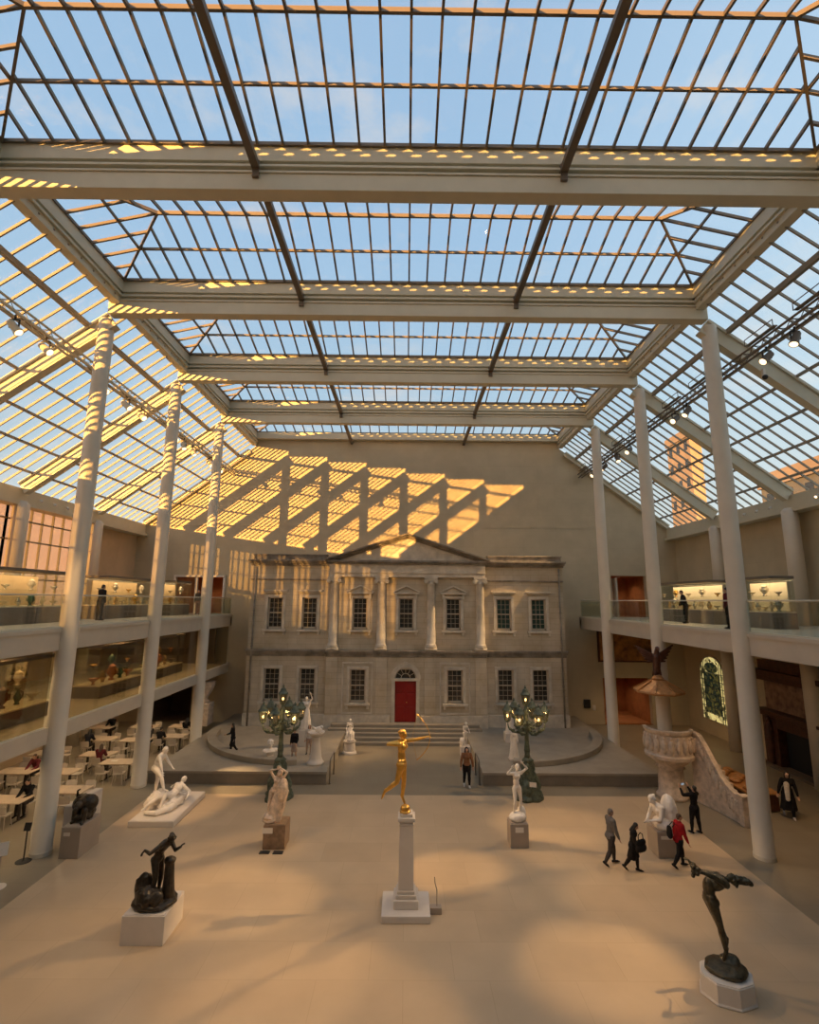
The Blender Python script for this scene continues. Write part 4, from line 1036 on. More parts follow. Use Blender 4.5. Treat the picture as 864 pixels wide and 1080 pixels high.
lamp_post('green candelabra lamp post with lit lanterns before the right platform', (5.25, 22.75, 0), -.35)
for x, y in ((-5.3, 22.6), (5.25, 22.75)):
    for a in (-2.2, -.8, 1.5):
        l = bpy.data.lights.new('lantern_light', 'POINT'); l.energy = 14; l.color = (1, .6, .25); l.shadow_soft_size = .08
        o = bpy.data.objects.new('lantern_light', l); o.location = (x + .9 * math.cos(a), y + .9 * math.sin(a), 3.25); COL.objects.link(o)
ORD_ = ['first', 'second', 'third', 'fourth', 'fifth']; CAFE_W, MEZZ_W, RIGHT_W = 120, 70, 25
# ------------------------------------------------------------------ pulpit
t = thing('carved_pulpit', 'pinkish carved stone pulpit wrapped round the second right column, with stair', 'pulpit', (11.5, 23.0, 0))
M_pul = mat('pulpit_stone', (0.62, 0.49, 0.37), 0.65, var=0.28, scale=4, bump=0.3, bscale=14)
b = MB(); b.lathe([(.62, 0), (.62, .12), (.52, .2), (.48, 1.15), (.58, 1.22), (.5, 1.3), (.78, 1.52), (.90, 1.68), (.01, 1.69)], (0, 0, 0), 28, mod=lambda a, z: 1 + .035 * math.cos(9 * a)); b.build('pier', M_pul, t, smooth=True)
b = MB(); a0, a1 = R(-205), R(-15); NB = 44
prof = [(.84, 1.60), (.98, 1.66), (1.0, 1.78), (.93, 1.84), (.91, 2.62), (.97, 2.70), (1.0, 2.82), (.86, 2.84), (.81, 2.70), (.81, 1.75)]
b.rings([[V((r * math.cos(a0 + (a1 - a0) * k / NB), r * math.sin(a0 + (a1 - a0) * k / NB), z)) for r, z in prof] for k in range(NB + 1)])
drum = b.build('drum_parapet', M_pul, t)
for k in range(11):
    a = a0 + (a1 - a0) * (k + .5) / 11
    b = MB(); c = V((.93 * math.cos(a), .93 * math.sin(a), 0))
    b.ell(c + V((0, 0, 2.2)), .11, .11, .30, n=10); b.ell(c + V((0, 0, 2.52)), .06, .06, .075, n=8); b.cap(c + V((.06 * math.sin(a), -.06 * math.cos(a), 2.35)), c + V((0, 0, 2.1)), .045, .035)
    b.jitter(.015, 9, k); b.build('relief_figure', M_pul, drum, smooth=True)
# stair with carved balustrade sweeping down towards the court
path = [V((.80, -.42, 2.72)), V((.92, -.75, 2.66)), V((1.0, -1.05, 2.30)), V((1.07, -1.35, 1.86)), V((1.13, -1.7, 1.42)), V((1.19, -2.05, 1.10)), V((1.24, -2.4, .95)), V((1.27, -2.65, .93))]
def balustrade(off, name):
    b = MB(); rg = []
    for p in path: rg.append([V((p.x + off - .08, p.y, 0)), V((p.x + off + .08, p.y, 0)), V((p.x + off + .08, p.y, p.z)), V((p.x + off - .08, p.y, p.z))])
    b.rings(rg); o = b.build(name, M_pul, t)
    b = MB()
    for p, q in zip(path, path[1:]): b.bar(p + V((off, 0, .03)), q + V((off, 0, .03)), .22, .09)
    b.build('coping', M_pul, o, bevel=.02)
    for i, (p, q) in enumerate(zip(path, path[1:])):
        for u in (.25, .7):
            c = p.lerp(q, u); b = MB()
            b.ell((c.x + off - .09, c.y, c.z - .45), .05, .12, .27, n=10); b.ell((c.x + off - .09, c.y, c.z - .2), .05, .06, .07, n=8); b.jitter(.02, 9, i + u)
            b.build('relief_figure', M_pul, o, smooth=True)
    return o
balustrade(0, 'stair_balustrade')
for i in range(9):
    y = -2.65 + i * .235; b = MB(); b.box(1.12 + .01 * (9 - i), 1.75, y, y + .236, 0, min(1.5, .17 * (i + 1))); b.build('stair_step', M_pul, t)
b = MB(); b.box(1.12, 1.42, -2.95, -2.68, 0, 1.0); b.box(1.09, 1.45, -2.98, -2.65, 1.0, 1.08); b.build('newel', M_pul, t, bevel=.02)
# sounding board with eagle
t = thing('sounding_board', 'brown wooden octagonal sounding board hung on the column above the pulpit', 'canopy', (11.3, 23.1, 4.25))
b = MB(); k8 = lambda r, z: [V((r * math.cos(k * PI / 4 + .2), r * math.sin(k * PI / 4 + .2), z)) for k in range(8)]
b.rings([k8(1.02, .0), k8(1.06, .05), k8(1.04, .10), k8(.62, .32), k8(.32, .50), k8(.2, .56)]); b.build('canopy', M_wood2, t)
for k in range(8):
    a = k * PI / 4 + .2; b = MB(); b.bar((1.05 * math.cos(a), 1.05 * math.sin(a), .11), (.32 * math.cos(a), .32 * math.sin(a), .53), .05, .05); b.build('rib', M_wood2, t)
MB().lathe([(.22, .54), (.26, .60), (.18, .68), (.16, .74)], (0, 0, 0), 16).build('finial_base', M_wood2, t)
t = thing('carved_eagle', 'dark carved eagle with spread wings perched on the sounding board', 'sculpture', (11.3, 23.1, 5.02))
b = MB(); b.cap((0, .05, .12), (0, -.02, .75), .15, .19); b.cap((0, -.02, .8), (0, -.1, 1.05), .14, .10); b.ell((0, -.14, 1.14), .09, .12, .09); b.cap((0, -.24, 1.14), (0, -.33, 1.08), .035, .015); b.cap((0, .1, .3), (0, .25, -.05), .13, .12, flat=.5, fx=(0, 1, 0))
for s in (-1, 1): b.cap((s * .1, 0, .2), (s * .12, -.04, 0), .06, .05)
b.remesh('body', M_wood, t, .014, 2)
for s in (-1, 1):
    b = MB()
    for k in range(6): b.cap((s * .14, .06, .82 - k * .05), (s * (.85 - k * .09), .14 - .02 * k, 1.22 - k * .14 + (.0 if s < 0 else .04)), .085 - .004 * k, .04, flat=.45, fx=(0, 1, 0))
    b.remesh('wing', M_wood, t, .013, 2)

# ------------------------------------------------------------------ right hand gallery
XR_ = XW - .02
t = thing('stained_glass_window', 'tall round headed stained glass window with glowing yellow border on the right wall', 'window', (XR_, 32.5, .95))
mg, tt, oo = nt('stained_glass_border')
bs = tt.nodes.new('ShaderNodeBsdfPrincipled'); vo = tt.nodes.new('ShaderNodeTexVoronoi'); vo.inputs['Scale'].default_value = 4.5; tc = tt.nodes.new('ShaderNodeTexCoord'); rp = tt.nodes.new('ShaderNodeValToRGB')
for e, c in zip((0, 1), ((.06, .05, .02, 1), (.75, .62, .24, 1))): rp.color_ramp.elements[e].color = c
rp.color_ramp.elements[0].position = .25; rp.color_ramp.elements[1].position = .6
tt.links.new(tc.outputs['Object'], vo.inputs['Vector']); tt.links.new(vo.outputs['Color'], rp.inputs[0]); tt.links.new(rp.outputs[0], bs.inputs['Base Color']); tt.links.new(rp.outputs[0], bs.inputs['Emission Color']); bs.inputs['Emission Strength'].default_value = .7; bs.inputs['Roughness'].default_value = .25
tt.links.new(bs.outputs[0], oo.inputs[0])
mg2, tt, oo = nt('stained_glass_picture')
bs = tt.nodes.new('ShaderNodeBsdfPrincipled'); vo = tt.nodes.new('ShaderNodeTexVoronoi'); vo.inputs['Scale'].default_value = 6
tc = tt.nodes.new('ShaderNodeTexCoord'); rp = tt.nodes.new('ShaderNodeValToRGB')
for e, c in zip((0, 1), ((.008, .02, .012, 1), (.04, .06, .02, 1))): rp.color_ramp.elements[e].color = c
e = rp.color_ramp.elements.new(.8); e.color = (.16, .14, .04, 1)
e = rp.color_ramp.elements.new(.5); e.color = (.03, .045, .03, 1)
tt.links.new(tc.outputs['Object'], vo.inputs['Vector']); tt.links.new(vo.outputs['Color'], rp.inputs[0]); tt.links.new(rp.outputs[0], bs.inputs['Base Color']); tt.links.new(rp.outputs[0], bs.inputs['Emission Color']); bs.inputs['Emission Strength'].default_value = .3; bs.inputs['Roughness'].default_value = .2
tt.links.new(bs.outputs[0], oo.inputs[0])
def archpoly(w, h, n=14): return [(-w, 0), (w, 0)] + [(w * math.cos(PI * k / n), h - w + w * math.sin(PI * k / n)) for k in range(n + 1)]
W_, H_ = 1.22, 3.85
MB().prism(archpoly(W_ + .10, H_ + .10), 'x', -.06, .02).build('stone_frame', M_fac_trim, t)
MB().prism(archpoly(W_, H_), 'x', -.075, -.06).build('yellow_border', mg, t)
MB().prism([(-.78, .45), (.78, .45), (.78, 2.85), (-.78, 2.85)], 'x', -.085, -.076).build('picture_light', mg2, t)
MB().prism([(.70 * math.cos(2 * PI * k / 20), 3.2 + .32 * math.sin(2 * PI * k / 20)) for k in range(20)], 'x', -.085, -.076).build('lunette_light', mg2, t)
b = MB()
for y in (-.8, .8, -1.02, 1.02): b.box(-.10, -.07, y - .025, y + .025, 0, 3.5)
for z in (.42, .8, 1.2, 1.6, 2.0, 2.4, 2.88): b.box(-.10, -.07, -W_, W_, z - .02, z + .02)
b.build('lead_bar', M_black, t)
t = thing('carved_fireplace', 'huge dark red brown carved wood chimneypiece against the right wall', 'fireplace', (XW, 24.8, 0))
b = MB()
b.box(-.55, -.02, -2.75, -1.75, .12, 2.5); b.box(-.55, -.02, 1.75, 2.75, .12, 2.5); b.box(-.55, -.02, -1.75, 1.75, 1.95, 2.5); b.build('surround', M_wood, t, bevel=.02)
b = MB(); b.box(-.8, -.02, -2.95, 2.95, 0, .12); b.build('hearth', M_dark, t)
b = MB(); b.box(-.80, -.02, -2.95, 2.95, 2.5, 2.62); b.box(-.9, -.02, -3.05, 3.05, 2.62, 2.76); b.build('mantel_shelf', M_wood, t, bevel=.02)
b = MB(); b.box(-.10, -.02, -1.75, 1.75, .12, 1.95); b.build('firebox', M_black, t)
mt = mat('overmantel_relief', (0.34, 0.20, 0.12), 0.6, col2=(0.14, 0.07, 0.04), scale=3, bump=.5, bscale=8)
b = MB(); b.box(-.30, -.02, -1.3, 2.7, 2.78, 4.2); b.build('relief_panel', mt, t)
b = MB()
for y in (-2.75, -2.2, -1.45): b.lathe([(.12, 2.78), (.12, 2.88), (.085, 2.95), (.10, 3.5), (.08, 4.05), (.13, 4.14), (.13, 4.2)], (-.5, y, 0), 14)
b.build('colonnette', M_wood, t, smooth=True)
b = MB(); b.box(-.55, -.02, -2.95, 2.95, 4.2, 4.5); b.box(-.75, -.02, -3.05, 3.05, 4.5, 4.75); b.box(-.45, -.02, -2.85, 2.85, 4.75, 5.25); b.build('crown_cornice', M_wood, t, bevel=.02)
for y in (-2.25, 2.25):
    b = MB(); rock(b, (-.62, y, 1.7), .2, .26, .6, y); b.ell((-.64, y, 2.3), .13, .14, .17); b.cap((-.6, y, 1.2), (-.58, y, .3), .22, .16); b.remesh('caryatid', M_wood, t, .02, 2)
t = thing('display_chest', 'dark chest with gilded orange carved top behind the foot of the pulpit stair', 'chest', (14.2, 22.75, 0))
b = MB(); b.box(-.45, .75, -1.35, 1.3, 0.05, .66); b.build('body', M_wood, t, bevel=.015)
b = MB(); b.box(-.5, .8, -1.4, 1.35, .66, .74); b.build('lid', M_wood2, t, bevel=.015)
b = MB()
for k in range(9): rock(b, (-.2 + .3 * (k % 3), -1.0 + .28 * k, .80), .2, .22, .1, k)
b.build('carved_top', M_wood2, t, smooth=True)
def downlight(label, loc, on=True):
    t = thing('soffit_spotlight', label, 'spotlight', loc, 0, 'spotlights under the right balcony')
    MB().lathe([(.02, -.02), (.07, -.02), (.08, .0), (.08, .16), (.03, .17)], (0, 0, -.50), 14).build('housing', M_fascia, t, smooth=False)
    MB().tube([(0, 0, -.35), (0, 0, .0)], .015, 6).build('stem', M_fascia, t)
    MB().ell((0, 0, -.52), .075, .075, .04, n=12).build('lens', M_lens, t, smooth=True)
    l = bpy.data.lights.new('soffit_light', 'SPOT'); l.energy = 170; l.color = (1, .62, .3); l.spot_size = R(110); l.spot_blend = .8; l.shadow_soft_size = .06
    o = bpy.data.objects.new('soffit_light', l); o.parent = t; o.location = (0, 0, -.60); COL.objects.link(o)
for k, (x, y, lab) in enumerate(((12.9, 19.3, 'left one of the lit pair of soffit spotlights at the right edge of the view'), (13.3, 19.1, 'right one of the lit pair of soffit spotlights at the right edge of the view'),
        (12.6, 25.6, 'small lit soffit spotlight above the stained glass window'), (14.3, 31.5, 'left soffit spotlight in front of the golden mural'), (15.9, 31.5, 'right soffit spotlight in front of the golden mural'))):
    downlight(lab, (x, y, 6.85))

def fill_can(label, loc, e, grp, spot=140):  # lamps added to brighten the cafe, mezzanine and galleries
    t = thing('added_fill_light', label, 'added fill light', loc, 0, grp)
    MB().lathe([(.13, -.03), (.15, -.03), (.15, .0), (.01, .0)], (0, 0, 0), 18).build('trim_ring', M_label, t)
    MB().lathe([(.12, -.022), (.12, -.028), (.01, -.029)], (0, 0, 0), 18).build('diffuser', M_lens, t)
    l = bpy.data.lights.new('downlight', 'SPOT'); l.energy = e; l.color = (1, .74, .45); l.spot_size = R(spot); l.spot_blend = .6; l.shadow_soft_size = .12
    o = bpy.data.objects.new('downlight', l); o.parent = t; o.location = (0, 0, -.06); COL.objects.link(o)
for r_, x in enumerate((-13.4, -16.4)):
    for k, y in enumerate((17.0, 20.5, 24.0, 27.5, 31.0)):
        fill_can('added round fill light over the cafe, %s row, %s from the viewpoint' % (('outer', 'inner')[r_], ORD_[k]), (x, y, 3.61), CAFE_W, 'added cafe fill lights')
        fill_can('added round fill light over the mezzanine, %s row, %s from the viewpoint' % (('outer', 'inner')[r_], ORD_[k]), (x, y, 6.84), MEZZ_W, 'added mezzanine fill lights')
for k, y in enumerate((17.5, 21.5, 27.0, 31.5)):
    fill_can('added round fill light in the soffit of the right balcony, %s from the viewpoint' % ORD_[k], (16.2, y, 6.84), RIGHT_W, 'added right gallery fill lights')
fill_can('added round fill light in the far lower right gallery room', (15.2, YB + 2.2, 3.03), 60, 'gallery room lights'); fill_can('added round fill light in the upper right doorway room', (15.9, YB + 1.9, 10.04), 50, 'gallery room lights'); fill_can('added round fill light in the upper left doorway room', (-14.6, YB + 1.9, 9.74), 60, 'gallery room lights')
# ------------------------------------------------------------------ balcony and mezzanine display cases with wares
GL = [mat('ware_' + n, c, .25, metal=m_, var=.2, scale=6) for n, c, m_ in (('silver', (.55, .5, .42), .8), ('cream', (.6, .5, .38), 0), ('gold', (.6, .36, .1), .8), ('amber', (.45, .13, .02), 0), ('teal', (.05, .12, .10), 0), ('brown', (.14, .07, .035), 0))]
PROF = {'vase': [(.05, 0), (.07, .01), (.05, .03), (.10, .14), (.11, .2), (.06, .3), (.045, .34), (.07, .38), (.0, .37)],
        'bowl': [(.06, 0), (.06, .02), (.03, .05), (.05, .08), (.15, .17), (.16, .2), (.14, .19), (.0, .1)],
        'ewer': [(.06, 0), (.07, .02), (.04, .05), (.08, .12), (.09, .2), (.05, .28), (.03, .36), (.05, .40), (.0, .4)],
        'urn': [(.09, 0), (.09, .04), (.04, .07), (.13, .2), (.15, .3), (.10, .36), (.13, .42), (.12, .44), (.05, .48), (.0, .52)]}
PROTO = {}
def ware(kind, mi, loc, label, group, sc=1.0):
    key = (kind, mi)
    if key not in PROTO:
        b = MB(); b.lathe([(r if r > 0 else .004, z) for r, z in PROF[kind]], (0, 0, 0), 14)
        if kind == 'ewer': b.tube([(.05, 0, .34), (.13, 0, .32), (.13, 0, .2), (.08, 0, .14)], .012, 6); b.bar((-.04, 0, .36), (-.09, 0, .42), .03, .02)
        if kind == 'urn':
            for s in (-1, 1): b.tube([(s * .11, 0, .36), (s * .2, 0, .34), (s * .19, 0, .22), (s * .13, 0, .2)], .012, 6)
        PROTO[key] = b.build(kind, GL[mi], smooth=True); o = PROTO[key]
    else:
        o = PROTO[key].copy(); COL.objects.link(o)
    o.location = loc; o.scale = (sc, sc, sc)
    return tag(o, label, {'vase': 'vase', 'bowl': 'bowl', 'ewer': 'jug', 'urn': 'urn'}[kind], group)
KN = ['vase', 'bowl', 'ewer', 'urn']
CN = ['silver', 'cream', 'gold', 'amber', 'dark teal', 'brown']
ORD = ['first', 'second', 'third', 'fourth', 'fifth', 'sixth', 'seventh', 'eighth', 'ninth', 'tenth', 'eleventh', 'twelfth', 'thirteenth', 'fourteenth', 'fifteenth', 'sixteenth']
def case(name, label, x0, x1, y0, y1, z, deckz, topz, where, s, tones, back=True, n=7):
    # glazed case; s=-1 on the left side of the hall, +1 on the right. wares stand on the lit deck in a row along y
    t = thing('display_case', label, 'display case', ((x0 + x1) / 2, (y0 + y1) / 2, z))
    w, d = (x1 - x0) / 2, (y1 - y0) / 2; dz = deckz - z; tz = topz - z
    MB().box(-w, w, -d, d, 0, dz - .05).build('base', M_casebase, t, bevel=.01)
    MB().box(-w + .01, w - .01, -d + .01, d - .01, dz - .05, dz).build('deck', M_caselit, t)
    g = MB(); g.box(-w, -w + .012, -d, d, dz, tz); g.box(w - .012, w, -d, d, dz, tz); g.box(-w, w, -d, -d + .012, dz, tz); g.box(-w, w, d - .012, d, dz, tz); g.build('glass', M_case, t)
    MB().box(-w - .03, w + .03, -d - .03, d + .03, tz, tz + .12).build('cap', M_bar, t, bevel=.01)
    sh = MB(); sh.box(-w + .03, w - .03, -d + .03, d - .03, dz + .62, dz + .64); sh.build('glass_shelf', M_case, t)
    if back: xb = s * (w - .08); MB().box(min(xb, xb + s * .03), max(xb, xb + s * .03), -d * .8, d * .8, dz + .02, tz - .12).build('back_panel', M_plaster if s < 0 else M_label, t)
    l = bpy.data.lights.new('case_light', 'AREA'); l.shape = 'RECTANGLE'; l.size = w * 1.6; l.size_y = d * 1.8; l.energy = 20 * d; l.color = (1, .68, .34)
    o = bpy.data.objects.new('case_light', l); o.parent = t; o.location = (0, 0, tz - .03); COL.objects.link(o)
    for k in range(n):
        y = y0 + (y1 - y0) * (k + .5) / n; kd = KN[(k * 3 + n) % 4]; mi = tones[k % len(tones)]
        ware(kd, mi, ((x0 + x1) / 2 - s * .08, y, deckz), '%s %s on lower deck of %s, %s from far end' % (CN[mi], kd, where, ORD[n - 1 - k]), 'wares in the ' + where, (.9 if z > 5 else 1.25) + .25 * random.random())
        if k % 2 == 0:
            kd = KN[(k + 1) % 4]; mi = tones[(k + 1) % len(tones)]
            ware(kd, mi, ((x0 + x1) / 2 + s * .05, y + .1, deckz + .641), '%s %s on glass shelf of %s, %s from far end' % (CN[mi], kd, where, ORD[(n - 1 - k) // 2]), 'wares in the ' + where, .85 + .2 * random.random())
case('a', 'glass display case on the right balcony nearest the viewpoint', 15.0, 16.0, 20.6, 23.4, 7.16, 7.86, 9.2, 'nearest right balcony case', 1, [0, 1, 0])
case('b', 'longer glass display case on the right balcony behind the second tall column', 15.0, 16.0, 24.6, 30.4, 7.16, 7.86, 9.2, 'farther right balcony case', 1, [0, 2, 1], n=9)
case('c', 'glass display case on the left balcony left of the nearest tall column', -16.2, -15.0, 16.5, 22.6, 7.16, 7.86, 9.2, 'nearest left balcony case', -1, [1, 0, 4, 1], n=9)
case('d', 'glass display case on the left balcony between the first two tall columns', -16.2, -15.0, 25.3, 30.6, 7.16, 7.86, 9.2, 'middle left balcony case', -1, [0, 1, 2], n=8)
case('e', 'short glass display case at the far end of the left balcony', -15.4, -14.4, 31.4, 33.6, 7.16, 7.86, 9.2, 'far left balcony case', -1, [2, 0], n=3)
case('f', 'low display case behind the mezzanine glass left of the nearest column', -14.6, -13.2, 14.0, 19.7, 3.93, 4.45, 6.0, 'nearest mezzanine case', -1, [3, 5, 4, 1], back=False, n=8)
case('g', 'low display case behind the mezzanine glass between the first two columns', -14.4, -13.2, 22.5, 25.9, 3.93, 4.45, 6.0, 'middle mezzanine case', -1, [3, 2, 3, 4], back=False, n=5)
case('h', 'low display case behind the mezzanine glass past the second column', -14.6, -13.4, 27.0, 31.0, 3.93, 4.45, 6.0, 'far mezzanine case', -1, [2, 5, 3], back=False, n=5)
# big mezzanine shelving
t = thing('storage_shelf', 'tall glazed shelf of ceramics at the back of the mezzanine by the windows', 'shelf', (-17.2, 15.2, 3.93))
b = MB()
for y in (-3.4, -1.7, 0, 1.7, 3.4): b.box(-.3, .3, y - .03, y + .03, 0, 2.4)
b.build('upright', M_tleg, t)
for z in (.05, .6, 1.15, 1.7, 2.35): MB().box(-.3, .3, -3.4, 3.4, z, z + .03).build('shelf_board', M_tleg, t)
for r_, z in enumerate((.08, .63, 1.18, 1.73)):
    for k in range(11):
        mi = (k * 2 + r_) % 6; kd = KN[(k + r_) % 4]
        ware(kd, mi, (-17.15, 15.2 - 3.1 + k * .62, 3.93 + z), '%s %s on the %s board of the mezzanine shelf, %s from its near end' % (CN[mi], kd, ORD[r_], ORD[k]), 'ceramics on the mezzanine shelf', .9)
# column stump and arch remnants under the far end of the left balcony
t = thing('carved_stone_urn', 'big carved stone urn on a block under the far end of the left balcony', 'urn', (-12.6, 32.6, .54))
MB().box(-.5, .5, -.5, .5, 0, 1.3).build('block', M_pul, t, bevel=.02)
MB().lathe([(.3, 1.3), (.34, 1.4), (.2, 1.5), (.5, 2.0), (.62, 2.4), (.56, 2.5), (.66, 2.56), (.01, 2.56)], (0, 0, 0), 24, mod=lambda a, z: 1 + .05 * math.cos(12 * a)).build('urn', M_pul, t, smooth=True)
# ------------------------------------------------------------------ cafe
def mk_table():
    t = thing('cafe_table', 'x', 'table', (0, 0, 0), 0, 'cafe tables')
    MB().box(-.75, .75, -.42, .42, .71, .75).build('table_top', M_table, t, bevel=.008)
    for x in (-.5, .5):
        MB().box(x - .035, x + .035, -.035, .035, .02, .71).build('leg', M_tleg, t)
        MB().box(x - .04, x + .04, -.34, .34, 0, .03).build('foot', M_tleg, t, bevel=.006)
    return t
def mk_chair():
    t = thing('cafe_chair', 'x', 'chair', (0, 0, 0), 0, 'cafe chairs')
    b = MB(); b.rings([[V((x * .21, y, z + .02 * abs(x))) for x in (-1, -.5, 0, .5, 1)] + [V((x * .21, y, z - .025)) for x in (1, .5, 0, -.5, -1)] for y, z in ((-.2, .455), (-.1, .445), (.1, .445), (.2, .455))]); b.build('seat', M_chair, t, smooth=False)
    b = MB(); b.rings([[V((.21 * math.sin(a) * w, -.20 - .05 * math.cos(a) + .05 + dy, z)) for a in (-1.2, -.6, 0, .6, 1.2)] + [V((.21 * math.sin(a) * w, -.225 - .05 * math.cos(a) + .05 + dy, z)) for a in (1.2, .6, 0, -.6, -1.2)] for z, w, dy in ((.5, 1, 0), (.62, 1.05, -.02), (.76, 1.05, -.05), (.80, .9, -.06))]); b.build('backrest', M_chair, t)
    for x in (-1, 1):
        for y in (-1, 1): MB().tube([(x * .16, y * .15, .43), (x * .21, y * .21, 0)], .014, 8).build('leg', M_chair, t)
    return t
T0, C0 = mk_table(), mk_chair(); used = [0, 0]
def put(root, i, loc, rz, label):
    if used[i] == 0: o = root; o.location = loc; o.rotation_euler = (0, 0, rz); o['label'] = label
    else: o = dup(root, loc, rz, label)
    used[i] += 1; return o
TABS = [(-13.25, 24.75, 'nearest the second tall column'), (-14.9, 25.9, 'with the person in maroon'), (-15.1, 23.4, 'left of the bronze beast, behind the nearest column'), (-16.9, 23.4, 'beside the left wall windows, near side'), (-13.3, 21.3, 'behind the bronze beast'),
        (-14.9, 20.3, 'at the left edge of the view'), (-14.4, 28.4, 'in the middle of the cafe'), (-16.4, 28.6, 'behind the middle of the cafe'), (-17.9, 31.0, 'far back corner of the cafe'), (-15.4, 31.2, 'at the back of the cafe, by the dark doorway'), (-17.4, 26.0, 'by the left wall, mid way'), (-12.9, 29.2, 'past the second tall column'), (-16.9, 20.6, 'by the left wall, nearest the viewpoint'), (-13.2, 31.4, 'beside the carved stone urn')]
for i, (x, y, w) in enumerate(TABS):
    put(T0, 0, (x, y, 0), 0, 'pale rectangular cafe table ' + w)
    for j, (dx, dy, rz, q) in enumerate(((-.38, -.62, 0, 'near left'), (.38, -.62, .1, 'near right'), (-.38, .62, PI, 'far left'), (.38, .62, PI - .1, 'far right'))):
        put(C0, 1, (x + dx, y + dy, 0), rz + .12 * math.sin(i * 3 + j), 'cafe chair, %s of table %s' % (q, w))
def sitter(label, i, j, top, hairm=None, hair='short', fem=False, sc=1.6, skin=None):
    x, y, w = TABS[i]; dx, dy, rz = ((-.38, -.60, 0), (.38, -.60, .1), (-.38, .60, PI), (.38, .60, PI))[j]
    person(label, (x + dx, y + dy, 0), rz, sc, dict(spine=(8, 0), chest=(16, 0), neck=(20, 0), lt=(84, -6), ls=(-4, -2), rt=(84, 6), rs=(6, 2), la=(34, -8), lf=(78, 14), ra=(34, 8), rf=(78, -14)), hair, hairm, skin, top, ('trousers', C_dgrey), None, fem, .013, 'people at the cafe tables', seated=.47)
sitter('person in a maroon top with reddish hair seated at a cafe table', 1, 1, ('jacket', C_mar), M_hairb, 'long', True)
sitter('person in black seated at the table past the second tall column', 11, 0, ('jacket', C_black), None, 'short')
sitter('person in black seated at the table beside the carved stone urn', 13, 1, ('jacket', C_black), None, 'long', True)
sitter('person in black with dark hair at the back corner cafe table', 8, 3, ('jacket', C_black))
sitter('person in brown seated at the back cafe table by the dark doorway', 9, 1, ('jacket', C_brown), M_hairb)
sitter('person in maroon at the table beside the left wall windows', 3, 3, ('jacket', C_mar), M_hairb)
sitter('person in a black coat seated at the left edge table', 5, 3, ('jacket', C_black), None, 'short')
sitter('person in dark grey seated in the middle of the cafe', 6, 3, ('jacket', C_dgrey), None, 'short')
sitter('person in navy seated behind the middle of the cafe', 7, 0, ('jacket', C_navy), None, 'long', True)
for x, y, w in ((-14.6, 25.95, 'on the table with the person in maroon'), (-13.5, 24.8, 'on the table nearest the second tall column')):
    b = MB(); b.box(-.14, .14, -.10, .10, 0, .015); o = b.build('paper_tray', M_label, bevel=.004); o.location = (x, y, .751); tag(o, 'pale paper tray ' + w, 'tray')

# ------------------------------------------------------------------ visitors
WALK = dict(spine=(4, 0), neck=(8, 0), lt=(22, -3), ls=(2, -1), rt=(-14, 3), rs=(-34, 2), rfoot=(0, .75, -.66), la=(-12, -8), lf=(4, -4), ra=(10, 8), rf=(22, 4))
person('grey haired man in a grey jacket walking right across the court', (6.58, 17.36, 0), -PI / 2 + .2, 1.62, dict(WALK, la=(10, -6), lf=(30, -2)), 'short', M_hairg, None, ('jacket', C_grey), ('trousers', C_dgrey))
t, J = person('person in black just beside the grey jacketed man, seen from behind', (7.12, 17.0, 0), -PI / 2 - .5, 1.40, dict(WALK, spine=(8, 0), neck=(30, 0), lt=(16, -3)), 'long', None, None, ('coat', C_black), ('trousers', C_black), female=True)
o = thing('shoulder_bag', 'black bag slung over the arm of the person in black by the grey jacketed man', 'bag', (7.30, 16.80, .62), .4)
b = MB(); b.cap((-.1, 0, .12), (.1, 0, .12), .12, .12, flat=.55, fx=(0, 1, 0)); b.cap((-.1, 0, .28), (.1, 0, .28), .10, .10, flat=.5, fx=(0, 1, 0)); b.remesh('bag_body', C_black, o, .013, 2)
b = MB(); b.tube([(-.1, 0, .36), (-.09, 0, .5), (0, 0, .56), (.09, 0, .5), (.1, 0, .36)], .014, 8); b.build('strap', C_black, o, smooth=True)
person('person in a bright red jacket walking right past the marble bust', (8.68, 17.22, 0), -PI / 2 + .1, 1.54, dict(WALK, spine=(8, 0), lt=(24, -3), rt=(-12, 3)), 'short', M_hairb, None, ('jacket', C_red), ('trousers', C_black))
o = thing('black_backpack', 'small black bag on the back of the person in red', 'bag', (8.42, 17.22, .86), -PI / 2)
b = MB(); b.cap((0, .0, .1), (0, .0, .26), .13, .11, flat=.6, fx=(0, 1, 0)); b.remesh('bag_body', C_black, o, .013, 2)
b = MB(); b.tube([(-.08, .05, .34), (-.08, .15, .44), (-.08, .22, .40)], .014, 8); b.build('strap', C_black, o); b = MB(); b.tube([(.08, .05, .34), (.08, .15, .44), (.08, .22, .40)], .014, 8); b.build('strap', C_black, o)
t, J = person('person in black raising a phone to photograph the pulpit', (10.55, 19.6, 0), .35, 1.58, dict(spine=(-2, 0), neck=(-12, 0), lt=(6, -6), ls=(0, -3), rt=(-4, 6), rs=(-6, 3), la=(70, -14), lf=(.15, .6, .8), lh=(0, .2, 1), ra=(70, 14), rf=(-.15, .6, .8), rh=(0, .2, 1)), 'short', None, None, ('jacket', C_black), ('trousers', C_black))
hp = XF[t.name] @ ((J['lwri'] + J['rwri']) / 2 + V((0, .06, .10)))
o = thing('mobile_phone', 'phone held up by the person in black before the pulpit', 'phone', tuple(hp), .35)
MB().box(-.075, .075, -.005, .005, -.04, .04).build('case', M_black, o, bevel=.003)
MB().box(-.07, .07, -.007, -.005, -.035, .035).build('screen', mat('phone_screen', (.1, .1, .1), .2, emit=(.5, .6, .7), estr=.4), o)
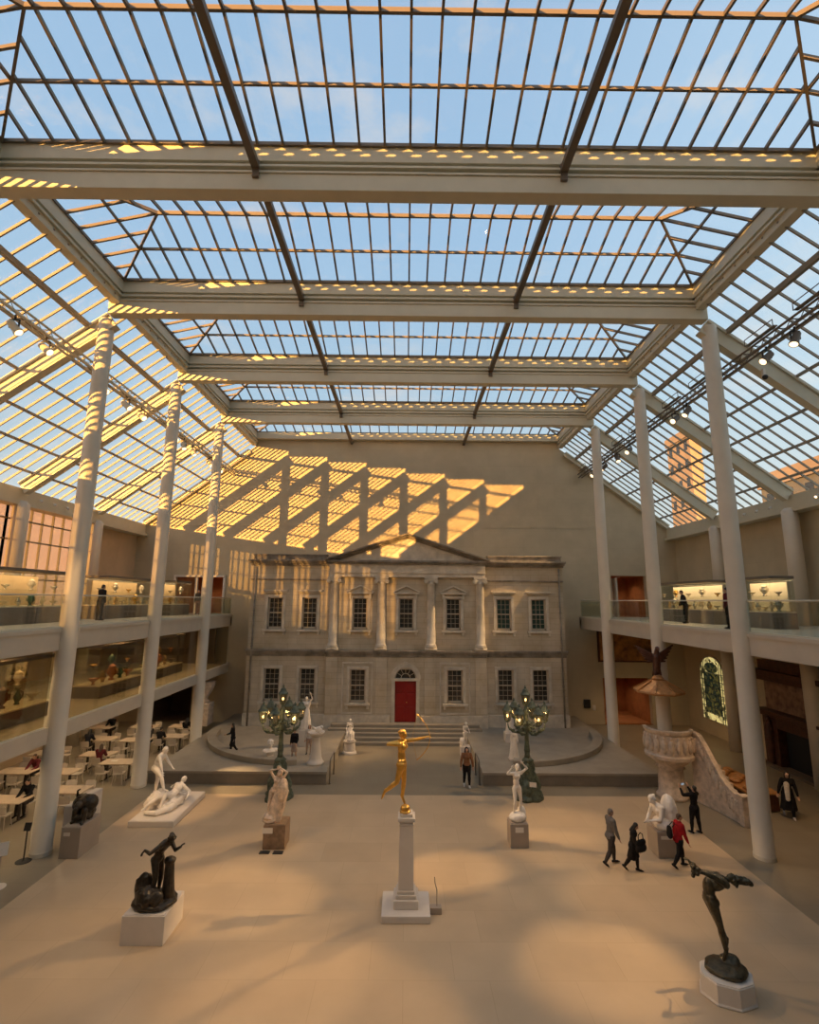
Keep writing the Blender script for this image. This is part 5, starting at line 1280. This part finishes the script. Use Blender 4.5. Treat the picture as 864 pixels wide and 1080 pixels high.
person('long haired woman in a wide black coat over a cream top on the right', (14.98, 20.95, 0), PI - .45, 1.68, dict(WALK, spine=(6, -4), la=(0, -16), lf=(14, -8), ra=(0, 22), rf=(6, 16)), 'long', None, None, ('cloak', C_black), ('trousers', C_black), C_wshoe, True)
o = thing('cream_scarf', 'cream top hanging open down the front of the woman in the black coat', 'clothing', (14.86, 20.78, .72), PI - .45)
b = MB(); b.cap((0, .05, .02), (0, .02, .55), .08, .10, flat=.35, fx=(0, 1, 0)); b.remesh('fabric', C_cream, o, .012, 2)
person('woman in a brown top and black trousers walking towards the viewer in the centre', (2.78, 23.9, 0), PI, 1.64, dict(WALK, lt=(12, -2), rt=(-6, 2), rs=(-20, 2), la=(-4, -18), lf=(10, -6), ra=(4, 18), rf=(14, 6)), 'long', None, None, ('shirt', C_brown), ('trousers', C_black), C_wshoe, True)
person('woman in black with boots walking on the left platform', (-8.7, 26.75, .54), PI / 2 + .5, 1.42, dict(WALK, lt=(14, -2), rt=(-8, 2), ra=(14, 8), rf=(80, -10)), 'long', None, None, ('coat', C_black), ('trousers', C_black), None, True)
person('woman in a pink grey dress and black cardigan behind the left lamp post', (-5.45, 26.1, .54), PI, 1.30, dict(lt=(4, -4), rt=(-2, 4), la=(10, -12), lf=(40, 10)), 'bun', None, None, ('jacket', C_black), ('skirt', C_tan), None, True)
person('person in pale clothes beside the woman in the pink grey dress', (-4.85, 26.75, .54), PI, 1.36, dict(la=(6, -8)), 'long', M_hairb, None, ('jacket', C_cream), ('trousers', C_tan), None, True)
person('person in black leaning by the display cases on the right balcony', (14.1, 25.4, 7.17), .9, 1.62, dict(spine=(6, 6), chest=(14, 6), neck=(20, 6), la=(10, -30), lf=(24, -10), ra=(10, 26), rf=(30, 0)), 'short', None, None, ('coat', C_black), ('trousers', C_black))
person('person in dark clothes half hidden by the nearest right column on the balcony', (13.2, 20.6, 7.16), .6, 1.62, dict(la=(4, -8)), 'short', None, None, ('jacket', C_mar), ('trousers', C_black))
person('person in black on the left balcony beside the nearest tall column', (-14.2, 23.5, 7.17), -.4, 1.6, dict(spine=(4, 0), neck=(14, 0), la=(10, -10), lf=(40, 14)), 'short', None, None, ('jacket', C_black), ('trousers', C_black))
person('person in brown standing in the lit doorway at the end of the left balcony', (-13.9, 33.8, 7.16), PI, 1.6, dict(la=(4, -8)), 'short', None, None, ('jacket', C_dgrey), ('trousers', C_brown))
t = thing('doorway_frame', 'pale lit door frame with a glazed side panel at the end of the left balcony', 'door frame', (-14.65, YB - .02, 7.16))
b = MB()
for x in (-1.75, -.2, 1.75): b.box(x - .07, x + .07, -.12, .1, 0, 2.62)
b.box(-1.82, 1.82, -.12, .1, 2.55, 2.68); b.build('frame', M_label, t, bevel=.01)
MB().box(-1.68, -.27, -.03, -.01, .05, 2.5).build('glass_panel', M_case, t)

# ------------------------------------------------------------------ lighting trusses and lamps
def truss(s, label):
    t = thing('lighting_truss', label, 'lighting truss', (s * 12.75, 0, 17.33))
    a, e = Y0 + .1, YB - .1
    b = MB()
    for dx, dz in ((-.16, .12), (.16, .12), (-.12, -.12), (.12, -.12)): b.tube([(dx, a, dz), (dx, e, dz)], .042, 6)
    b.build('chord', M_bar if s > 0 else M_steel, t)
    b = MB(); y = a; k = 0
    while y < e - .6:
        for dx in (-.14, .14): b.tube([(dx * (1.15), y, .12), (dx * .85, y + .3, -.12), (dx * 1.15, y + .6, .12)], .016, 4)
        b.tube([(-.16, y, .12), (.16, y, .12)], .016, 4); y += .6; k += 1
    o = b.build('lattice', M_bar if s > 0 else M_steel, t)
    for i, yy in enumerate(YS[:-1]):
        for q in (1.6, 3.9):
            c = MB(); c.box(-.42, -.28, yy + q - .5, yy + q + .9, .1, .14); c.build('cable_tray', M_bar, t)
            c = MB(); c.tube([(-.44, yy + q - .5, .1), (-.44, yy + q - .5, .34), (-.44, yy + q + .9, .34), (-.44, yy + q + .9, .1)], .018, 5); c.build('tray_hoop', M_bar, t)
    return t
truss(-1, 'long lattice lighting truss slung under the left roof slope'); truss(1, 'long lattice lighting truss slung under the right roof slope')
def spotlight(s, y, tgt, on, k, energy=0, size=26, blend=.6):
    side = 'left' if s < 0 else 'right'
    t = thing('theatre_spotlight', '%s theatre spotlight hung under the %s lighting truss, %s from the end wall' % ('lit' if on else 'unlit', side, ORD[k]), 'spotlight', (s * 12.75, y, 17.18), 0, 'spotlights on the %s truss' % side)
    d = (V(tgt) - V((s * 12.75, y, 16.92))).normalized(); x, yv = MB().frame(d)
    b = MB(); b.tube([(0, 0, .03), (0, 0, -.12)], .03, 8); b.box(-.15, .15, -.02, .02, -.15, -.11); b.box(-.16, -.14, -.03, .03, -.42, -.12); b.box(.14, .16, -.03, .03, -.42, -.12); b.build('yoke', M_black, t)
    c = V((0, 0, -.38)); b = MB(); b.tube([c - d * .24, c - d * .2, c + d * .16, c + d * .2, c + d * .26], [.07, .12, .13, .15, .15], 14); b.build('housing', M_steel if s < 0 else M_bar, t)
    b = MB(); b.tube([c + d * .262, c + d * .275], [.125, .11], 14); b.build('lens', M_lens2 if on else M_black, t)
    if energy:
        l = bpy.data.lights.new('spot_beam', 'SPOT'); l.energy = energy; l.color = (1, .63, .29); l.spot_size = R(size); l.spot_blend = blend; l.shadow_soft_size = .12
        o = bpy.data.objects.new('spot_beam', l); o.parent = t; o.location = c + d * .35
        o.rotation_mode = 'QUATERNION'; o.rotation_quaternion = d.to_track_quat('-Z', 'Y'); COL.objects.link(o)
LT = [(32.6, (5.8, 28, 1.2), 1, 16, 3500, .75), (30.9, (2.8, 28.6, 0), 1, 10, 5000, .75), (28.4, (-3.0, 28.8, 1), 1, 10, 5000, .75), (27.2, (-7.3, 23.7, 0), 1, 8, 12000, .75), (26.0, (8.4, 18.1, 1.2), 1, 8, 6500, .75), (22.6, (3.9, 18.7, 1.5), 1, 8, 7500, .75), (21.3, (5.6, 20.3, 0), 1, 9, 9000, .75), (19.6, (6.6, 12.2, .8), 1, 12, 4000, .6),
      (16.2, (7.0, 15.6, 0), 1, 9, 10000, .75), (14.8, (1.6, 17.0, 0), 1, 8, 10000, .75), (13.3, (-9.3, 21.2, 1), 1, 13, 5500, .6), (9.3, (-2.0, 13, 0), 1, 62, 2600, 1.0)]  # last entry, the widest beam, is added ambient fill
for k, (y, tg, on, sz, en, bl) in enumerate(LT): spotlight(-1, y, tg, on, k, en, sz, bl)
RT = [(32.8, (-5.6, 27, 1.2), 1, 18, 3500, .75), (31.0, (-.5, 32, 3.2), 1, 40, 8000, .9), (29.0, (12.3, 21.6, 1.4), 1, 20, 3000, .6), (27.4, (-4.4, 18.4, 1.2), 1, 8, 7500, .75), (25.8, (.1, 15, 3.4), 1, 10, 7000, .75), (22.4, (-6.4, 14, 1.4), 1, 10, 5000, .75), (21.4, (1, 20, 0), 1, 66, 2600, 1.0), (16.3, (-4.7, 15.5, 0), 1, 10, 10000, .75),
      (15.0, (4.6, 12.9, 0), 1, 13, 6500, .75), (13.2, (-8.0, 18.0, 0), 1, 50, 1800, 1.0), (9.4, (-1.6, 11.4, 0), 1, 14, 5000, .6)]  # the fully blended wide beams in this list are added ambient fill
for k, (y, tg, on, sz, en, bl) in enumerate(RT): spotlight(1, y, tg, on, k, en, sz, bl)
# small fixtures on the eave beams
def eave_lamp(s, y, on, lab):
    t = thing('eave_spotlight', lab, 'spotlight', (s * (XW - .58), y, 13.12), 0, 'small spotlights on the eave beams')
    d = V((-s * .8, -.2, -.55)).normalized()
    MB().tube([V((0, 0, 0)), d * .08], .02, 6).build('stem', M_label, t)
    MB().tube([d * .06, d * .1, d * .24], [.04, .06, .065], 10).build('housing', M_label, t)
    MB().tube([d * .241, d * .25], [.055, .045], 10).build('lens', M_lens if on else M_ped, t)
BN = {3: 'near', 4: 'middle', 5: 'far'}
for s in (-1, 1):
    for i in (3, 4, 5):
        for q in range(4):
            eave_lamp(s, YS[i] + 1.2 + q * 1.0, (q == 3 and i < 5), '%s small white eave spotlight in the %s %s bay, %s of four from the viewpoint' % ('lit' if (q == 3 and i < 5) else 'unlit', BN[i], 'left' if s < 0 else 'right', ORD[q]))
def camera_fix(label, loc, s):
    t = thing('security_camera', label, 'camera', loc)
    MB().box(-.05, .05, -.05, .05, -.25, .05).build('bracket', M_label, t)
    MB().ell((0, -.05, -.3), .10, .10, .10).build('dome', M_black, t, smooth=True)
camera_fix('dark dome camera under the rafter beside the nearest right column', (13.55, 17.6, 16.95), 1)
# ------------------------------------------------------------------ outside
M_bld = mat('sun_toned_brick', (0.36, 0.27, 0.21), .8, var=.15, scale=.2); M_bldg = mat('shade_toned_stone', (0.16, 0.15, 0.14), .8, var=.1, scale=.2)  # brick and dark grey paint in the long wing's sunlit top and shaded walls
def outblock(name, label, x0, x1, y0, y1, h, m, nx, ny):
    t = thing(name, label, 'building', ((x0 + x1) / 2, (y0 + y1) / 2, 0)); w, d = (x1 - x0) / 2, (y1 - y0) / 2
    MB().box(-w, w, -d, d, 0, h).build('walls', m, t)
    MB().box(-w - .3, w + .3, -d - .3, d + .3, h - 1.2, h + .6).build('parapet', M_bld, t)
    b = MB()
    for k in range(ny):
        y = -d + 2 * d * (k + .5) / ny
        for z in range(4): b.box(-w - .05, -w + .05, y - .6, y + .6, h - 4 - z * 4, h - 2 - z * 4)
    b.build('window', M_pane, t)
outblock('stone_tower', 'tall stone building beyond the right glass roof, lit orange', 60, 62.5, 101, 110, 44.5, M_bld, 3, 3)
outblock('long_wing', 'long low building outside the right glass roof, sunlit top painted in colour', 47, 60, 20, 64, 24.2, M_bldg, 3, 14)
t = thing('added_sun_block', 'long low flat block added outside the left windows to stop low sun', 'building', (-38, -10, 0))  # added block that keeps low sun off the lower left windows
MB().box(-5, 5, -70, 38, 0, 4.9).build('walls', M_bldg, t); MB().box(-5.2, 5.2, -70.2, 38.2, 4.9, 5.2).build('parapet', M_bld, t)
b = MB(); b.box(-400, 400, -300, 500, -.6, -.3); struct(b.build('ground', mat('outside_ground', (.12, .12, .08), .9, var=.3, scale=.05)))
# ------------------------------------------------------------------ daylight
SUN = V((.487, 1, -.068)).normalized()
sl = bpy.data.lights.new('sun', 'SUN'); sl.energy = 13.5; sl.color = (1, .48, .11); sl.angle = R(.3)
so = bpy.data.objects.new('sun', sl); so.rotation_mode = 'QUATERNION'; so.rotation_quaternion = SUN.to_track_quat('-Z', 'Y'); COL.objects.link(so)
w = bpy.data.worlds.new('evening_sky'); scene.world = w; w.use_nodes = True
t = w.node_tree; N = t.nodes; L = t.links
for n in list(N): N.remove(n)
out = N.new('ShaderNodeOutputWorld'); bg = N.new('ShaderNodeBackground'); L.new(bg.outputs[0], out.inputs[0])
tc = N.new('ShaderNodeTexCoord'); sx = N.new('ShaderNodeSeparateXYZ'); L.new(tc.outputs['Generated'], sx.inputs[0])
r = N.new('ShaderNodeValToRGB'); L.new(sx.outputs['Z'], r.inputs[0])
e = r.color_ramp.elements; e[0].position = 0.0; e[0].color = (.66, .62, .54, 1); e[1].position = 1.0; e[1].color = (.33, .50, .72, 1)
for p, c in ((.16, (.60, .68, .70)), (.35, (.46, .63, .77)), (.62, (.38, .565, .78))):
    q = e.new(p); q.color = (*c, 1)
# drifting cloud
mp = N.new('ShaderNodeMapping'); mp.inputs['Scale'].default_value = (1, 1, 2.2); L.new(tc.outputs['Generated'], mp.inputs[0])
no = N.new('ShaderNodeTexNoise'); no.inputs['Scale'].default_value = 5.0; no.inputs['Detail'].default_value = 8; no.inputs['Roughness'].default_value = .6; L.new(mp.outputs[0], no.inputs['Vector'])
cr = N.new('ShaderNodeValToRGB'); cr.color_ramp.elements[0].position = .54; cr.color_ramp.elements[0].color = (0, 0, 0, 1); cr.color_ramp.elements[1].position = .72; cr.color_ramp.elements[1].color = (.5, .5, .5, 1); L.new(no.outputs['Fac'], cr.inputs[0])
mx = N.new('ShaderNodeMix'); mx.data_type = 'RGBA'; L.new(cr.outputs[0], mx.inputs[0]); L.new(r.outputs[0], mx.inputs[6]); mx.inputs[7].default_value = (.80, .72, .66, 1)
# warm glow of the setting sun
vd = N.new('ShaderNodeVectorMath'); vd.operation = 'DOT_PRODUCT'; L.new(tc.outputs['Generated'], vd.inputs[0]); vd.inputs[1].default_value = (-SUN.x, -SUN.y, -SUN.z)
gr = N.new('ShaderNodeValToRGB'); L.new(vd.outputs['Value'], gr.inputs[0]); g = gr.color_ramp.elements
g[0].position = .45; g[0].color = (0, 0, 0, 1); g[1].position = 1.0; g[1].color = (2.6, 1.3, .45, 1); q = g.new(.85); q.color = (.7, .40, .16, 1)
ad = N.new('ShaderNodeMix'); ad.data_type = 'RGBA'; ad.blend_type = 'ADD'; ad.inputs[0].default_value = 1.0; L.new(mx.outputs[2], ad.inputs[6]); L.new(gr.outputs[0], ad.inputs[7])
er = N.new('ShaderNodeValToRGB'); L.new(sx.outputs['X'], er.inputs[0]); er.color_ramp.elements[0].position = .15; er.color_ramp.elements[0].color = (0, 0, 0, 1); er.color_ramp.elements[1].position = .85; er.color_ramp.elements[1].color = (.20, .19, .14, 1)
a2 = N.new('ShaderNodeMix'); a2.data_type = 'RGBA'; a2.blend_type = 'ADD'; a2.inputs[0].default_value = 1.0; L.new(ad.outputs[2], a2.inputs[6]); L.new(er.outputs[0], a2.inputs[7])
L.new(a2.outputs[2], bg.inputs[0]); bg.inputs[1].default_value = 0.95
# ------------------------------------------------------------------ camera
f_, pit, yaw, rol = 523.05, .1763, .0050, .0080
cy_, sy_, cp_, sp_ = math.cos(yaw), math.sin(yaw), math.cos(pit), math.sin(pit)
fw = V((sy_ * cp_, cy_ * cp_, sp_)); rt = V((cy_, -sy_, 0)); u_ = rt.cross(fw)
a_ = rt * math.cos(rol) + u_ * math.sin(rol); b_ = u_ * math.cos(rol) - rt * math.sin(rol)
cd = bpy.data.cameras.new('camera'); cd.sensor_fit = 'HORIZONTAL'; cd.sensor_width = 36; cd.lens = f_ / 864 * 36; cd.clip_end = 2000; cd.clip_start = .05
co = bpy.data.objects.new('camera', cd); COL.objects.link(co)
m_ = Matrix((a_, b_, -fw)).transposed().to_4x4(); m_.translation = (0, 0, 8.2); co.matrix_world = m_
scene.camera = co
scene.view_settings.view_transform = 'Standard'; scene.view_settings.look = 'None'; scene.view_settings.gamma = 1; scene.view_settings.use_curve_mapping = False
scene.view_settings.exposure = 0.2
scene.cycles.transparent_max_bounces = 32; scene.cycles.max_bounces = 10; scene.cycles.diffuse_bounces = 4
scene.cycles.use_denoising = True
scene.cycles.sample_clamp_indirect = 6
